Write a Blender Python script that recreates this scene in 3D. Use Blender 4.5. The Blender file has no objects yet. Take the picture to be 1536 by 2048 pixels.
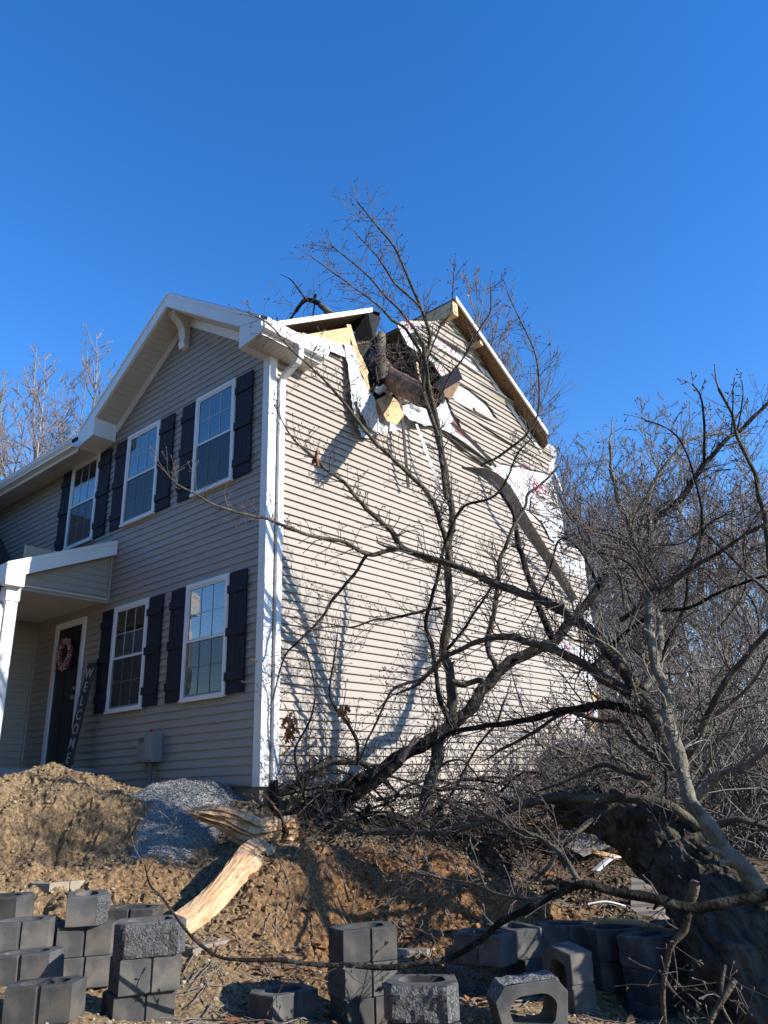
import bpy, bmesh, math, random
import numpy as np
from mathutils import Vector, Matrix, noise as mnoise

scene = bpy.context.scene
COL = scene.collection
rad = math.radians

# ------------------------------------------------------------------ camera
F = 1548.4
PITCH, ROLL, YAW = rad(19.3822), rad(-1.64757), rad(-41.2068)
FW = np.array([math.sin(YAW)*math.cos(PITCH), math.cos(YAW)*math.cos(PITCH), math.sin(PITCH)])
RT0 = np.array([math.cos(YAW), -math.sin(YAW), 0.0]); UP0 = np.cross(RT0, FW)
RT = RT0*math.cos(ROLL)+UP0*math.sin(ROLL); UPV = -RT0*math.sin(ROLL)+UP0*math.cos(ROLL)
CAM = np.array([7.09945, -5.87469, -0.24948])
cam_d = bpy.data.cameras.new('camera'); cam = bpy.data.objects.new('camera', cam_d); COL.objects.link(cam)
cam_d.sensor_fit = 'VERTICAL'; cam_d.sensor_height = 36.0; cam_d.lens = F/2048*36.0
cam_d.clip_start = 0.05; cam_d.clip_end = 2000
cam.matrix_world = Matrix(((RT[0], UPV[0], -FW[0], CAM[0]), (RT[1], UPV[1], -FW[1], CAM[1]), (RT[2], UPV[2], -FW[2], CAM[2]), (0, 0, 0, 1)))
scene.camera = cam

# ------------------------------------------------------------------ sun + sky
SUN_EL, SUN_AZ = 26.0, 20.0          # azimuth from +X towards +Y
world = bpy.data.worlds.new('World'); scene.world = world; world.use_nodes = True
wn = world.node_tree; wn.nodes.clear()
sky = wn.nodes.new('ShaderNodeTexSky'); sky.sky_type = 'NISHITA'; sky.sun_disc = False
sky.sun_elevation = rad(SUN_EL); sky.sun_rotation = rad(90-SUN_AZ)
sky.altitude = 200; sky.air_density = 1.0; sky.dust_density = 0.0; sky.ozone_density = 2.0
bg = wn.nodes.new('ShaderNodeBackground'); bg.inputs['Strength'].default_value = 0.15
wo = wn.nodes.new('ShaderNodeOutputWorld')
hs = wn.nodes.new('ShaderNodeHueSaturation'); hs.inputs['Saturation'].default_value = 1.36; hs.inputs['Hue'].default_value = .511; hs.inputs['Value'].default_value = 1.28
wn.links.new(sky.outputs[0], hs.inputs['Color']); wn.links.new(hs.outputs[0], bg.inputs[0]); wn.links.new(bg.outputs[0], wo.inputs[0])
sd = bpy.data.lights.new('sun', 'SUN'); sun = bpy.data.objects.new('sun', sd); COL.objects.link(sun)
sd.energy = 5.0; sd.angle = rad(0.53); sd.color = (1.0, 0.945, 0.87)
sdir = Vector((math.cos(rad(SUN_EL))*math.cos(rad(SUN_AZ)), math.cos(rad(SUN_EL))*math.sin(rad(SUN_AZ)), math.sin(rad(SUN_EL))))
sun.rotation_euler = sdir.to_track_quat('Z', 'Y').to_euler(); sun.location = sdir*60
scene.view_settings.view_transform = 'Standard'; scene.view_settings.look = 'None'
scene.view_settings.exposure = 0.62; scene.view_settings.gamma = 1.0
scene.render.engine = 'CYCLES'
scene.cycles.max_bounces = 5; scene.cycles.transparent_max_bounces = 12

# ------------------------------------------------------------------ placing helpers
def ray(px, py): return FW+RT*(px-768)/F-UPV*(py-1024)/F
def at(px, py, t): return Vector(CAM+t*ray(px, py))
def onp(px, py, ax, val):
    d = ray(px, py); t = (val-CAM[ax])/d[ax]; return Vector(CAM+t*d)
def fbm(x, y, z=0.0, oct=4, s=1.0):
    a, f, v = 1.0, s, 0.0
    for _ in range(oct):
        v += a*mnoise.noise(Vector((x*f, y*f, z*f))); a *= .5; f *= 2.03
    return v

# ------------------------------------------------------------------ object helpers
def tag(o, label=None, cat=None, group=None, kind=None):
    if label: o['label'] = label
    if cat: o['category'] = cat
    if group: o['group'] = group
    if kind: o['kind'] = kind
    return o
def thing(name, label, cat, loc=(0, 0, 0), rot=(0, 0, 0), group=None):
    o = bpy.data.objects.new(name, None); COL.objects.link(o); o.empty_display_size = .2
    o.location = loc; o.rotation_euler = rot
    return tag(o, label, cat, group)
def copy_tree(o, parent=None):
    c = o.copy(); COL.objects.link(c)
    if parent: c.parent = parent
    for ch in list(o.children): copy_tree(ch, c)
    return c

class MB:
    def __init__(s): s.v = []; s.f = []; s.m = []
    def add(s, vs, fs, mi=0, M=None):
        b = len(s.v)
        s.v += [tuple((M @ Vector(v)) if M else v) for v in vs]
        for f in fs: s.f.append(tuple(b+i for i in f)); s.m.append(mi)
        return s
    def box(s, x0, x1, y0, y1, z0, z1, mi=0, M=None):
        vs = [(x0,y0,z0),(x1,y0,z0),(x1,y1,z0),(x0,y1,z0),(x0,y0,z1),(x1,y0,z1),(x1,y1,z1),(x0,y1,z1)]
        return s.add(vs, [(0,3,2,1),(4,5,6,7),(0,1,5,4),(1,2,6,5),(2,3,7,6),(3,0,4,7)], mi, M)
    def hexa(s, a, b, mi=0):            # two quads a, b of 4 points
        vs = list(a)+list(b)
        return s.add(vs, [(3,2,1,0),(4,5,6,7),(0,1,5,4),(1,2,6,5),(2,3,7,6),(3,0,4,7)], mi)
    def beam(s, p, q, w, h, up=(0,0,1), mi=0):
        p, q = Vector(p), Vector(q); d = (q-p).normalized(); u = Vector(up)
        sd_ = d.cross(u).normalized(); u2 = sd_.cross(d)
        c = lambda o: [o+sd_*w/2+u2*h/2, o-sd_*w/2+u2*h/2, o-sd_*w/2-u2*h/2, o+sd_*w/2-u2*h/2]
        return s.hexa([tuple(x) for x in c(p)], [tuple(x) for x in c(q)], mi)
    def prism(s, pts, vec, mi=0):        # planar polygon extruded along vec (pts 3D)
        n = len(pts); vec = Vector(vec)
        vs = [tuple(p) for p in pts]+[tuple(Vector(p)+vec) for p in pts]
        fs = [tuple(range(n))[::-1], tuple(range(n, 2*n))]+[(i, (i+1) % n, n+(i+1) % n, n+i) for i in range(n)]
        return s.add(vs, fs, mi)
    def tube(s, P, R, n=6, mi=0, caps=True):
        b = len(s.v); P = [Vector(p) for p in P]; k = len(P)
        up = Vector((.13, .31, .94)); prev = None
        for i in range(k):
            d = (P[min(i+1, k-1)]-P[max(i-1, 0)])
            if d.length < 1e-9: d = Vector((0, 0, 1))
            d.normalize()
            if prev is None:
                a = d.cross(up)
                if a.length < .1: a = d.cross(Vector((1, 0, 0)))
            else: a = prev-d*prev.dot(d)
            a.normalize(); prev = a; c = d.cross(a)
            for j in range(n):
                t = 2*math.pi*j/n
                s.v.append(tuple(P[i]+(a*math.cos(t)+c*math.sin(t))*R[i]))
        for i in range(k-1):
            for j in range(n):
                j2 = (j+1) % n
                s.f.append((b+i*n+j, b+i*n+j2, b+(i+1)*n+j2, b+(i+1)*n+j)); s.m.append(mi)
        if caps:
            s.f.append(tuple(b+j for j in range(n))[::-1]); s.m.append(mi)
            s.f.append(tuple(b+(k-1)*n+j for j in range(n))); s.m.append(mi)
        return s
    def build(s, name, mats, parent=None, smooth=False, kind=None):
        me = bpy.data.meshes.new(name); me.from_pydata(s.v, [], s.f)
        if not isinstance(mats, (list, tuple)): mats = [mats]
        for m in mats: me.materials.append(m)
        if any(s.m): me.polygons.foreach_set('material_index', s.m)
        if smooth: me.polygons.foreach_set('use_smooth', [True]*len(s.f))
        me.update()
        o = bpy.data.objects.new(name, me); COL.objects.link(o)
        if parent: o.parent = parent
        if kind: o['kind'] = kind
        return o

# ------------------------------------------------------------------ materials
def mat(name, c1, c2=None, rough=.7, nscale=3.0, bump=0.0, bscale=40.0, metal=0.0, spec=.5, detail=6, stretch=None, c3=None, s3=30, mix3=.5, coat=0.0):
    m = bpy.data.materials.new(name); m.use_nodes = True; nt = m.node_tree; N = nt.nodes; L = nt.links
    p = N['Principled BSDF']; p.inputs['Roughness'].default_value = rough; p.inputs['Metallic'].default_value = metal
    p.inputs['Specular IOR Level'].default_value = spec
    if coat: p.inputs['Coat Weight'].default_value = coat
    tc = N.new('ShaderNodeTexCoord'); src = tc.outputs['Object']
    if stretch:
        mp = N.new('ShaderNodeMapping'); mp.inputs['Scale'].default_value = stretch; L.new(src, mp.inputs[0]); src = mp.outputs[0]
    if c2 is not None:
        n = N.new('ShaderNodeTexNoise'); n.inputs['Scale'].default_value = nscale; n.inputs['Detail'].default_value = detail; n.inputs['Roughness'].default_value = .62
        L.new(src, n.inputs['Vector'])
        r = N.new('ShaderNodeValToRGB'); r.color_ramp.elements[0].position = .33; r.color_ramp.elements[1].position = .67
        r.color_ramp.elements[0].color = (*c1, 1); r.color_ramp.elements[1].color = (*c2, 1)
        L.new(n.outputs['Fac'], r.inputs[0]); out = r.outputs[0]
        if c3 is not None:
            n3 = N.new('ShaderNodeTexNoise'); n3.inputs['Scale'].default_value = s3; n3.inputs['Detail'].default_value = 3
            L.new(src, n3.inputs['Vector'])
            r3 = N.new('ShaderNodeValToRGB'); r3.color_ramp.elements[0].position = .5; r3.color_ramp.elements[1].position = .62
            r3.color_ramp.elements[0].color = (0, 0, 0, 1); r3.color_ramp.elements[1].color = (mix3, mix3, mix3, 1)
            mx = N.new('ShaderNodeMix'); mx.data_type = 'RGBA'; L.new(n3.outputs['Fac'], r3.inputs[0]); L.new(r3.outputs[0], mx.inputs[0])
            L.new(out, mx.inputs[6]); mx.inputs[7].default_value = (*c3, 1); out = mx.outputs[2]
        L.new(out, p.inputs['Base Color'])
    else: p.inputs['Base Color'].default_value = (*c1, 1)
    if bump:
        b = N.new('ShaderNodeBump'); b.inputs['Strength'].default_value = bump; b.inputs['Distance'].default_value = .02
        nb = N.new('ShaderNodeTexNoise'); nb.inputs['Scale'].default_value = bscale; nb.inputs['Detail'].default_value = 5
        L.new(src, nb.inputs['Vector']); L.new(nb.outputs['Fac'], b.inputs['Height']); L.new(b.outputs[0], p.inputs['Normal'])
    return m

M = {}
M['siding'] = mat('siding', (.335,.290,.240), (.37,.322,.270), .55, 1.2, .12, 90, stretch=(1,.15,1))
M['trim'] = mat('white_trim', (.74,.74,.73), (.80,.80,.79), .42, 2, .05, 30)
M['soffit'] = mat('soffit', (.52,.49,.43), (.58,.55,.49), .5, 3)
M['shutter'] = mat('shutter_navy', (.003,.0065,.018), (.005,.010,.026), .8, 3, .25, 60, stretch=(1,1,.12))
M['foundation'] = mat('foundation', (.22,.185,.13), (.30,.25,.18), .9, 2.5, .4, 60)
M['shingle'] = mat('shingle', (.02,.02,.022), (.05,.05,.055), .9, 20, .5, 60)
M['osb'] = mat('osb', (.50,.33,.15), (.66,.47,.25), .75, 26, .3, 60, c3=(.36,.22,.09), s3=45, mix3=.7)
M['osb_dark'] = mat('osb_weathered', (.16,.085,.035), (.27,.155,.07), .8, 22, .4, 60, c3=(.06,.035,.02), s3=30, mix3=.8)
M['lumber'] = mat('lumber', (.50,.34,.17), (.62,.45,.25), .7, 6, .2, 40, stretch=(1,1,6))
def woodgrain():
    m = mat('splintered_wood', (.42,.245,.12), (.66,.46,.27), .8, 4.2, 1.0, 16, c3=(.26,.115,.05), s3=3.6, mix3=.5)
    nt = m.node_tree; tc = [n for n in nt.nodes if n.type == 'TEX_COORD'][0]; mp = nt.nodes.new('ShaderNodeMapping'); mp.vector_type = 'TEXTURE'
    d = Vector((1.1, -1.9, -.65)).normalized(); mp.inputs['Rotation'].default_value = d.to_track_quat('X', 'Z').to_euler(); mp.inputs['Scale'].default_value = (6, .45, .45)
    for l in list(nt.links):
        if l.from_node == tc: nt.links.new(mp.outputs[0], l.to_socket)
    nt.links.new(tc.outputs['Object'], mp.inputs[0]); return m
M['splinter'] = woodgrain()
M['brownwood'] = mat('brown_wood', (.045,.025,.016), (.15,.085,.055), .85, 10, 1.0, 26, c3=(.34,.2,.11), s3=7, mix3=.6)
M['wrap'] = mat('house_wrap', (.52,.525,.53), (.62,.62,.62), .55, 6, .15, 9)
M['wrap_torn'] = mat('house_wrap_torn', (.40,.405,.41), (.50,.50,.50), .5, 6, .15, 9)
M['wrap_red'] = mat('wrap_print_red', (.62,.05,.09), (.70,.16,.2), .5, 20)
M['insul'] = mat('insulation', (.72,.72,.70), (.85,.85,.84), .95, 14, .8, 50)
M['dark_in'] = mat('interior_shade', (.012,.011,.010), (.03,.025,.02), .95, 6)  # near-black: the darkness of unlit attic and rooms is put into the colour
M['glass'] = mat('glass', (.02,.026,.035), None, .02, spec=.9)
M['blind'] = mat('blind', (.62,.64,.66), None, .6)
M['screen'] = mat('screen', (.03,.033,.036), None, .5)
M['muntin'] = mat('muntin', (.58,.60,.63), None, .4)
M['door'] = mat('door_black', (.006,.007,.011), None, .35)
M['plaster'] = mat('porch_ceiling', (.60,.53,.43), (.64,.57,.47), .7, 3)
M['slab'] = mat('porch_slab', (.22,.24,.27), (.30,.32,.35), .85, 4, .2, 60)
M['greybox'] = mat('grey_plastic', (.21,.22,.225), (.25,.26,.265), .45, 3)
M['green'] = mat('green_label', (.03,.12,.05), None, .5)
M['red'] = mat('red_cap', (.45,.01,.01), None, .4)
M['conduit'] = mat('conduit', (.14,.15,.16), None, .5)
M['corr'] = mat('black_pipe', (.01,.01,.01), None, .35)
M['pvc'] = mat('white_pipe', (.78,.78,.78), None, .35)
M['oldwood'] = mat('sign_wood', (.035,.028,.024), (.075,.06,.05), .8, 5, .3, 60, stretch=(6,6,.6))
M['letter'] = mat('letter_paint', (.50,.48,.44), None, .6)
M['pink'] = mat('wreath_pink', (.62,.30,.32), (.75,.52,.52), .8, 30, c3=(.50,.03,.05), s3=18, mix3=1)
M['block'] = mat('charcoal_block', (.060,.060,.060), (.125,.122,.116), .9, 5, .35, 220, c3=(.22,.185,.14), s3=6, mix3=.35, spec=.2)
M['block_rough'] = mat('charcoal_split', (.045,.046,.05), (.13,.13,.13), .95, 30, 1.0, 70, c3=(.24,.235,.22), s3=80, mix3=.6)
M['tanblock'] = mat('tan_block', (.27,.23,.17), (.38,.33,.25), .9, 6, .5, 90)
M['tan_rough'] = mat('tan_split', (.24,.21,.16), (.46,.42,.34), .95, 25, 1.0, 60)
M['leaf'] = mat('dead_leaf', (.16,.065,.03), (.33,.16,.07), .8, 25, .3, 60)
M['bark_dark'] = mat('bark_dark', (.009,.008,.007), (.026,.022,.019), .95, 9, 1.0, 50, c3=(.11,.11,.095), s3=9, mix3=.3, spec=.15)
M['bark_mid'] = mat('bark_mid', (.05,.042,.033), (.125,.108,.083), .95, 9, 1.0, 55, c3=(.20,.19,.13), s3=7, mix3=.5, spec=.2)
M['bark_pale'] = mat('bark_pale', (.09,.08,.06), (.21,.19,.145), .9, 9, 1.0, 45, c3=(.32,.30,.23), s3=10, mix3=.45)
M['bark_moss'] = mat('bark_moss', (.05,.042,.030), (.15,.13,.09), .95, 9, 1.0, 40, c3=(.19,.19,.12), s3=4, mix3=.6)
M['twig'] = mat('twig', (.055,.038,.034), (.13,.098,.085), .75, 6)
M['twig_pale'] = mat('twig_pale', (.14,.12,.10), (.24,.21,.17), .7, 6)
M['wood_bg'] = mat('bark_woods', (.10,.09,.075), (.22,.20,.165), .85, 2, .5, 8)
M['wood_bg_pale'] = mat('bark_woods_pale', (.20,.18,.145), (.33,.30,.25), .85, 2)
M['twig_bg'] = mat('twig_woods', (.10,.088,.08), (.18,.162,.147), .85, .6)
M['twig_red'] = mat('twig_red', (.17,.135,.12), (.26,.215,.19), .85, .6)
M['stone'] = mat('stone', (.20,.155,.10), (.46,.38,.27), .9, 9, .3, 60)
M['gravel'] = mat('gravel_grey', (.20,.195,.185), (.52,.505,.48), .9, 60, 1.0, 90, c3=(.08,.08,.085), s3=90, mix3=.8)
M['metal'] = mat('galvanised', (.45,.46,.48), None, .35, metal=.6)
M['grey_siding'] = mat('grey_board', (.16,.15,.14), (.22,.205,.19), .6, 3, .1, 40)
M['tarp'] = mat('grey_felt', (.10,.11,.115), (.17,.18,.18), .8, 4, .6, 12)

for k_ in ('block', 'block_rough', 'tanblock', 'tan_rough'):       # each block weathered a little differently
    nt = M[k_].node_tree; p = nt.nodes['Principled BSDF']; l = p.inputs['Base Color'].links[0]; src = l.from_socket
    oi = nt.nodes.new('ShaderNodeObjectInfo'); mr = nt.nodes.new('ShaderNodeMapRange'); mr.inputs['To Min'].default_value = .75; mr.inputs['To Max'].default_value = 1.35
    h = nt.nodes.new('ShaderNodeHueSaturation'); nt.links.new(oi.outputs['Random'], mr.inputs['Value']); nt.links.new(mr.outputs[0], h.inputs['Value']); nt.links.new(src, h.inputs['Color']); nt.links.new(h.outputs[0], p.inputs['Base Color'])
# bark and torn wood with a grain direction
def grained(name, axis_, sc, **k):
    m = mat(name, **k); nt = m.node_tree; tc = [n for n in nt.nodes if n.type == 'TEX_COORD'][0]; mp = nt.nodes.new('ShaderNodeMapping'); mp.vector_type = 'TEXTURE'
    mp.inputs['Rotation'].default_value = Vector(axis_).normalized().to_track_quat('X', 'Z').to_euler(); mp.inputs['Scale'].default_value = sc
    for l in list(nt.links):
        if l.from_node == tc: nt.links.new(mp.outputs[0], l.to_socket)
    nt.links.new(tc.outputs['Object'], mp.inputs[0])
    for n in nt.nodes:
        if n.type == 'BUMP': n.inputs['Distance'].default_value = .06
    return m
M['bark_big'] = grained('bark_big', (-.62,.62,.35), (2.4,1,1), c1=(.012,.010,.008), c2=(.095,.078,.060), rough=.95, nscale=17, bump=1.0, bscale=17, c3=(.15,.14,.11), s3=5, mix3=.3, spec=.15)

# ground: straw-coloured gravelly dirt, orange clay where attribute says so
def ground_mat():
    m = bpy.data.materials.new('ground'); m.use_nodes = True; nt = m.node_tree; N = nt.nodes; L = nt.links
    p = N['Principled BSDF']; p.inputs['Roughness'].default_value = .95; p.inputs['Specular IOR Level'].default_value = .2
    tc = N.new('ShaderNodeTexCoord')
    def noi(s, d=6, r=.65):
        n = N.new('ShaderNodeTexNoise'); n.inputs['Scale'].default_value = s; n.inputs['Detail'].default_value = d; n.inputs['Roughness'].default_value = r
        L.new(tc.outputs['Object'], n.inputs[0]); return n.outputs['Fac']
    def ramp(src, a, b, pa=.3, pb=.7):
        r = N.new('ShaderNodeValToRGB'); r.color_ramp.elements[0].position = pa; r.color_ramp.elements[1].position = pb
        r.color_ramp.elements[0].color = (*a, 1); r.color_ramp.elements[1].color = (*b, 1); L.new(src, r.inputs[0]); return r.outputs[0]
    def mix(f, a, b):
        x = N.new('ShaderNodeMix'); x.data_type = 'RGBA'; L.new(f, x.inputs[0]); L.new(a, x.inputs[6]); L.new(b, x.inputs[7]); return x.outputs[2]
    straw = ramp(noi(34), (.13,.08,.040), (.46,.335,.19), .36, .64)
    clay = ramp(noi(30), (.16,.070,.026), (.46,.25,.11), .34, .66)
    brown = ramp(noi(22), (.055,.04,.026), (.16,.12,.08))
    def attr(nm):
        a = N.new('ShaderNodeAttribute'); a.attribute_name = nm; return a.outputs['Fac']
    c = mix(attr('clay'), straw, clay); c = mix(attr('litter'), c, brown)
    peb = N.new('ShaderNodeTexVoronoi'); peb.inputs['Scale'].default_value = 55; L.new(tc.outputs['Object'], peb.inputs[0])
    pr = ramp(peb.outputs['Distance'], (.5,.5,.5), (0,0,0), .08, .2)
    c = mix(pr, c, ramp(noi(20, 2), (.28,.22,.14), (.5,.42,.3)))
    L.new(c, p.inputs['Base Color'])
    b = N.new('ShaderNodeBump'); b.inputs['Strength'].default_value = 1.0; b.inputs['Distance'].default_value = .03
    L.new(noi(42, 8, .75), b.inputs['Height']); L.new(b.outputs[0], p.inputs['Normal'])
    return m
M['ground'] = ground_mat()

# ------------------------------------------------------------------ polygon utils (u,z)
def crossings(poly, z):
    xs = []
    n = len(poly)
    for i in range(n):
        (u0, z0), (u1, z1) = poly[i], poly[(i+1) % n]
        if (z0 > z) != (z1 > z): xs.append(u0+(z-z0)/(z1-z0)*(u1-u0))
    xs.sort(); return [(xs[i], xs[i+1]) for i in range(0, len(xs)-1, 2)]
def subtract(iv, holes):
    out = list(iv)
    for a, b in holes:
        nx = []
        for c, d in out:
            if b <= c or a >= d: nx.append((c, d)); continue
            if a > c: nx.append((c, a))
            if b < d: nx.append((b, d))
        out = nx
    return out
def pxpoly_side(pts, x=0.0):
    return [(v.y, v.z) for v in (onp(px, py, 0, x) for px, py in pts)]
CS = 0.1016
def siding(name, k0, k1, zbase, poly, holes, place, parent, warp=None, p=.02, m='siding', step=.25, seams=True, seed=1):
    mb = MB(); rnd = random.Random(seed)
    for k in range(k0, k1):
        z0 = zbase+k*CS; z1 = z0+CS+.004; zm = z0+CS*.5
        iv = crossings(poly, zm)
        for h in holes: iv = subtract(iv, crossings(h, zm))
        ivs = []
        for zz in (z0, z0+CS):
            q = crossings(poly, zz)
            for h in holes: q = subtract(q, crossings(h, zz))
            ivs.append(q)
        for ia, (a, b) in enumerate(iv):
            if b-a < .03: continue
            ab0 = ivs[0][ia] if len(ivs[0]) == len(iv) else (a, b); ab1 = ivs[1][ia] if len(ivs[1]) == len(iv) else (a, b)
            ab0 = tuple(p if abs(p-c) < .35 else c for p, c in zip(ab0, (a, b))); ab1 = tuple(p if abs(p-c) < .35 else c for p, c in zip(ab1, (a, b)))
            n = max(1, int((b-a)/step)); b0 = len(mb.v)
            for i in range(n+1):
                u = ab0[0]+(ab0[1]-ab0[0])*i/n; ut = ab1[0]+(ab1[1]-ab1[0])*i/n
                w = warp(u, z0) if warp else 0.0; w1 = warp(u, z0+CS) if warp else 0.0
                wob = .0025*mnoise.noise(Vector((u*1.3, k*7.7, 3)))
                mb.v += [place(u, z0+wob*1.2, .001+w*.6), place(u, z0+wob, p+w+wob), place(u, z0+.012+wob, p+w+wob), place(ut, z1, .004+max(0, w1)*.9)]
            for i in range(n):
                q = b0+i*4
                for j in range(3): mb.f.append((q+j, q+4+j, q+5+j, q+1+j)); mb.m.append(0)
            if seams and rnd.random() < .16 and b-a > 2:       # a lap seam
                u = a+(b-a)*rnd.uniform(.15, .85); w = warp(u, z0) if warp else 0
                mb.add([place(u, z0, p+w+.006), place(u+.012, z0, p+w+.001), place(u+.012, z0+CS*.95, .004+w), place(u, z0+CS*.95, .010+w)], [(0,1,2,3)])
    return mb.build(name, M[m], parent)
place_side = lambda u, z, o: (o, u, z)
place_front = lambda u, z, o: (u, -o, z)

# ================================================================== HOUSE
house = thing('house', 'two-storey taupe vinyl-sided house with its gable side torn open by a fallen tree', 'house', (0, 0, -.4))
HZ = Matrix.Translation((0, 0, -.4))
def hb(mb, name, mats, parent=None, smooth=False, kind=None):       # build in world coords, parent to the house
    o = mb.build(name, mats, None, smooth, kind); pr = parent or house
    o.parent = pr; o.matrix_parent_inverse = Matrix.Identity(4)
    off = Vector((0, 0, .4))
    if parent is None: o.location = off
    return o
# front wall
RZ, RY, SL = 7.98, 4.0, .60                      # ridge height / position / slope of the main roof
GX, GZ, GS = -1.97, 6.94, .645                   # cross gable
front_poly = [(-9.5, -.2), (0, -.2), (0, 5.30), (GX, 6.70), (-3.96, 5.30), (-9.5, 5.30)]
o = siding('front_wall', -1, 68, -.0995, front_poly, [[(-9.6, -.3), (-5.86, -.3), (-5.86, 3.0), (-9.6, 3.0)]], place_front, None, seed=4)
o.parent = house; o.location = (0, 0, .4)
mb = MB(); mb.add([(-9.5, 0, -.2), (0, 0, -.2), (0, 0, 5.35), (GX, 0, 6.72), (-3.96, 0, 5.35), (-9.5, 0, 5.35)], [(0,1,2,3,4,5)])
mb.box(-9.5, 0, .01, .12, -.2, 5.2)
hb(mb, 'wall_sheathing', M['osb_dark'])
# side wall siding, torn
side_main = [(540,1572),(548,1100),(556,690),(640,690),(690,708),(699,745),(713,800),(722,850),(735,872),(790,862),(840,846),(880,856),(940,893),(990,935),
             (1050,985),(1117,1000),(1117,1034),(1085,1030),(1130,1094),(1160,1104),(1168,1155),(1177,1215),(1184,1300),(1190,1360),(1188,1410),(1198,1465),(1206,1512),(1217,1582),(1215,1615),(545,1577)]
gable = [(811,661),(822,668),(832,655),(884,640),(897,628),(962,722),(1052,862),(1100,893),(1110,906),(1094,930),(1102,985),(1085,1000),(1040,975),(990,930),(930,870),(905,835),(890,795),(903,760),(893,738),(872,722),(850,700),(838,690)]
# convert with vertical-only corner
sm = pxpoly_side(side_main); gb = pxpoly_side(gable)
sm[0] = (.09, -.205); sm[-1] = (1.25, -.205); sm[-2:] = [(8.3,-.80),(1.26,-.72),(1.25,-.205)]; sm[1] = (.09, 2.5); sm[2] = (.09, 5.35)
holes_px = [[(1112,1105),(1168,1128),(1172,1150),(1130,1140)],[(1150,1330),(1200,1345),(1200,1372),(1165,1362)],[(1160,1225),(1190,1240),(1190,1262),(1172,1256)],[(856,660),(908,692),(1000,752),(1006,765),(975,757),(900,712),(866,694)],
            [(1000,760),(1030,790),(1062,850),(1040,835),(1005,790)],
            [(900,765),(925,772),(975,812),(990,838),(950,820),(905,800)],
            [(962,935),(1000,928),(1096,948),(1104,990),(1060,995),(1058,1030),(1030,1010),(990,955)],
            [(1070,1036),(1122,1090),(1122,1108),(1098,1080)],
            [(1108,1268),(1190,1310),(1190,1325),(1120,1296)],
            [(1092,1424),(1150,1408),(1196,1405),(1197,1462),(1150,1446),(1095,1442)],
            [(1115,1484),(1200,1494),(1204,1506),(1130,1494)]]
holes = [pxpoly_side(h) for h in holes_px]
def warp_side(u, z):
    w = .006*mnoise.noise(Vector((u*.7, z*1.1, 0)))+.003*mnoise.noise(Vector((u*2.6, z*2, 5)))
    if u > 4 and z < 3.2: w += .012*max(0, mnoise.noise(Vector((u*2.2, z*.45, 9))))*min(1, (u-4)/2)
    return w
o = siding('side_wall', -7, 70, -.0995, sm, [gb]+holes, place_side, None, warp_side, p=.036, seed=2); o.parent = house; o.location = (0, 0, .4)
def warp_gable(u, z):
    k = int(math.floor((z+.0995+.002)/CS)); base = .02+.02*mnoise.noise(Vector((u*.8, z*.8, 4)))
    r = random.Random(k*13).random()
    if r < .4: base += .13*(.3+r)*max(0, math.sin((u-2)*.9+k))
    return max(.006, base)
o = siding('gable_siding', 40, 84, -.0995, gb, holes, place_side, None, warp_gable, p=.034, seed=3); o.parent = house; o.location = (0, 0, .4)
# sheathing + wrap behind
W_px = [(1218,1604),(1206,1512),(1199,1465),(1192,1360),(1180,1215),(1166,1102),(1132,1092),(1118,1034),(1104,985),(1094,905),(1062,850),(897,606),(815,640),(793,645),(815,690),(862,722),(888,760),(880,792),(850,800),(800,812),(752,800),(742,780),(735,745),(702,690),(703,642),(590,652),(560,668)]
Wp = pxpoly_side(W_px)
Wp = [(v[0], min(v[1], RZ-.12-SL*abs(v[0]-RY))) for v in Wp]+[(.0, 5.45), (.0, -.20),(1.28,-.2),(1.29,-.7)]; Wp[0]=(8.25,-.78)
mb = MB(); mb.prism([(-.03, y, z) for y, z in Wp], (.014, 0, 0)); hb(mb, 'side_sheathing', M['osb'])
WR_px = [(1218,1604),(1206,1512),(1199,1465),(1192,1360),(1180,1215),(1166,1102),(1132,1092),(1118,1034),(1104,985),(1094,905),(1062,850),(897,610),(815,643),(793,646),(815,690),(862,722),(888,760),(886,800),(850,812),(800,826),(752,830),(722,800),(705,760),(697,712),(640,694),(600,680)]
Wr = pxpoly_side(WR_px); Wr = [(v[0], min(v[1], RZ-.14-SL*abs(v[0]-RY))) for v in Wr]+[(.02, 5.40), (.02, -.19),(1.29,-.19),(1.30,-.68)]; Wr[0]=(8.24,-.76)
mb = MB(); mb.prism([(-.012, y, z) for y, z in Wr], (.012, 0, 0)); hb(mb, 'house_wrap', M['wrap'])
# red print on the wrap
def text_mesh(s, size, extr=.002, font_w=1.0):
    cu = bpy.data.curves.new('t', 'FONT'); cu.body = s; cu.size = size; cu.extrude = extr; cu.offset = .006*size*font_w; cu.align_x = 'LEFT'
    ob = bpy.data.objects.new('t', cu); COL.objects.link(ob)
    me = bpy.data.meshes.new_from_object(ob.evaluated_get(bpy.context.evaluated_depsgraph_get()))
    vs = [tuple(v.co) for v in me.vertices]; fs = [tuple(p.vertices) for p in me.polygons]
    bpy.data.objects.remove(ob); bpy.data.meshes.remove(me); bpy.data.curves.remove(cu)
    return vs, fs
mb = MB()
def print_at(px, py, s, size, ang=0, x=.0035):
    p = onp(px, py, 0, x); vs, fs = text_mesh(s, size, .001, 2.5)
    Mx = Matrix.Translation(p) @ Matrix.Rotation(ang, 4, 'X') @ Matrix(((0,0,1,0),(1,0,0,0),(0,1,0,0),(0,0,0,1)))
    mb.add(vs, fs, 0, Mx)
def print_at_(*a, **k):
    global mb; mb = MB(); print_at(*a, **k); hb(mb, 'wrap_print', M['wrap_red'])
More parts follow.
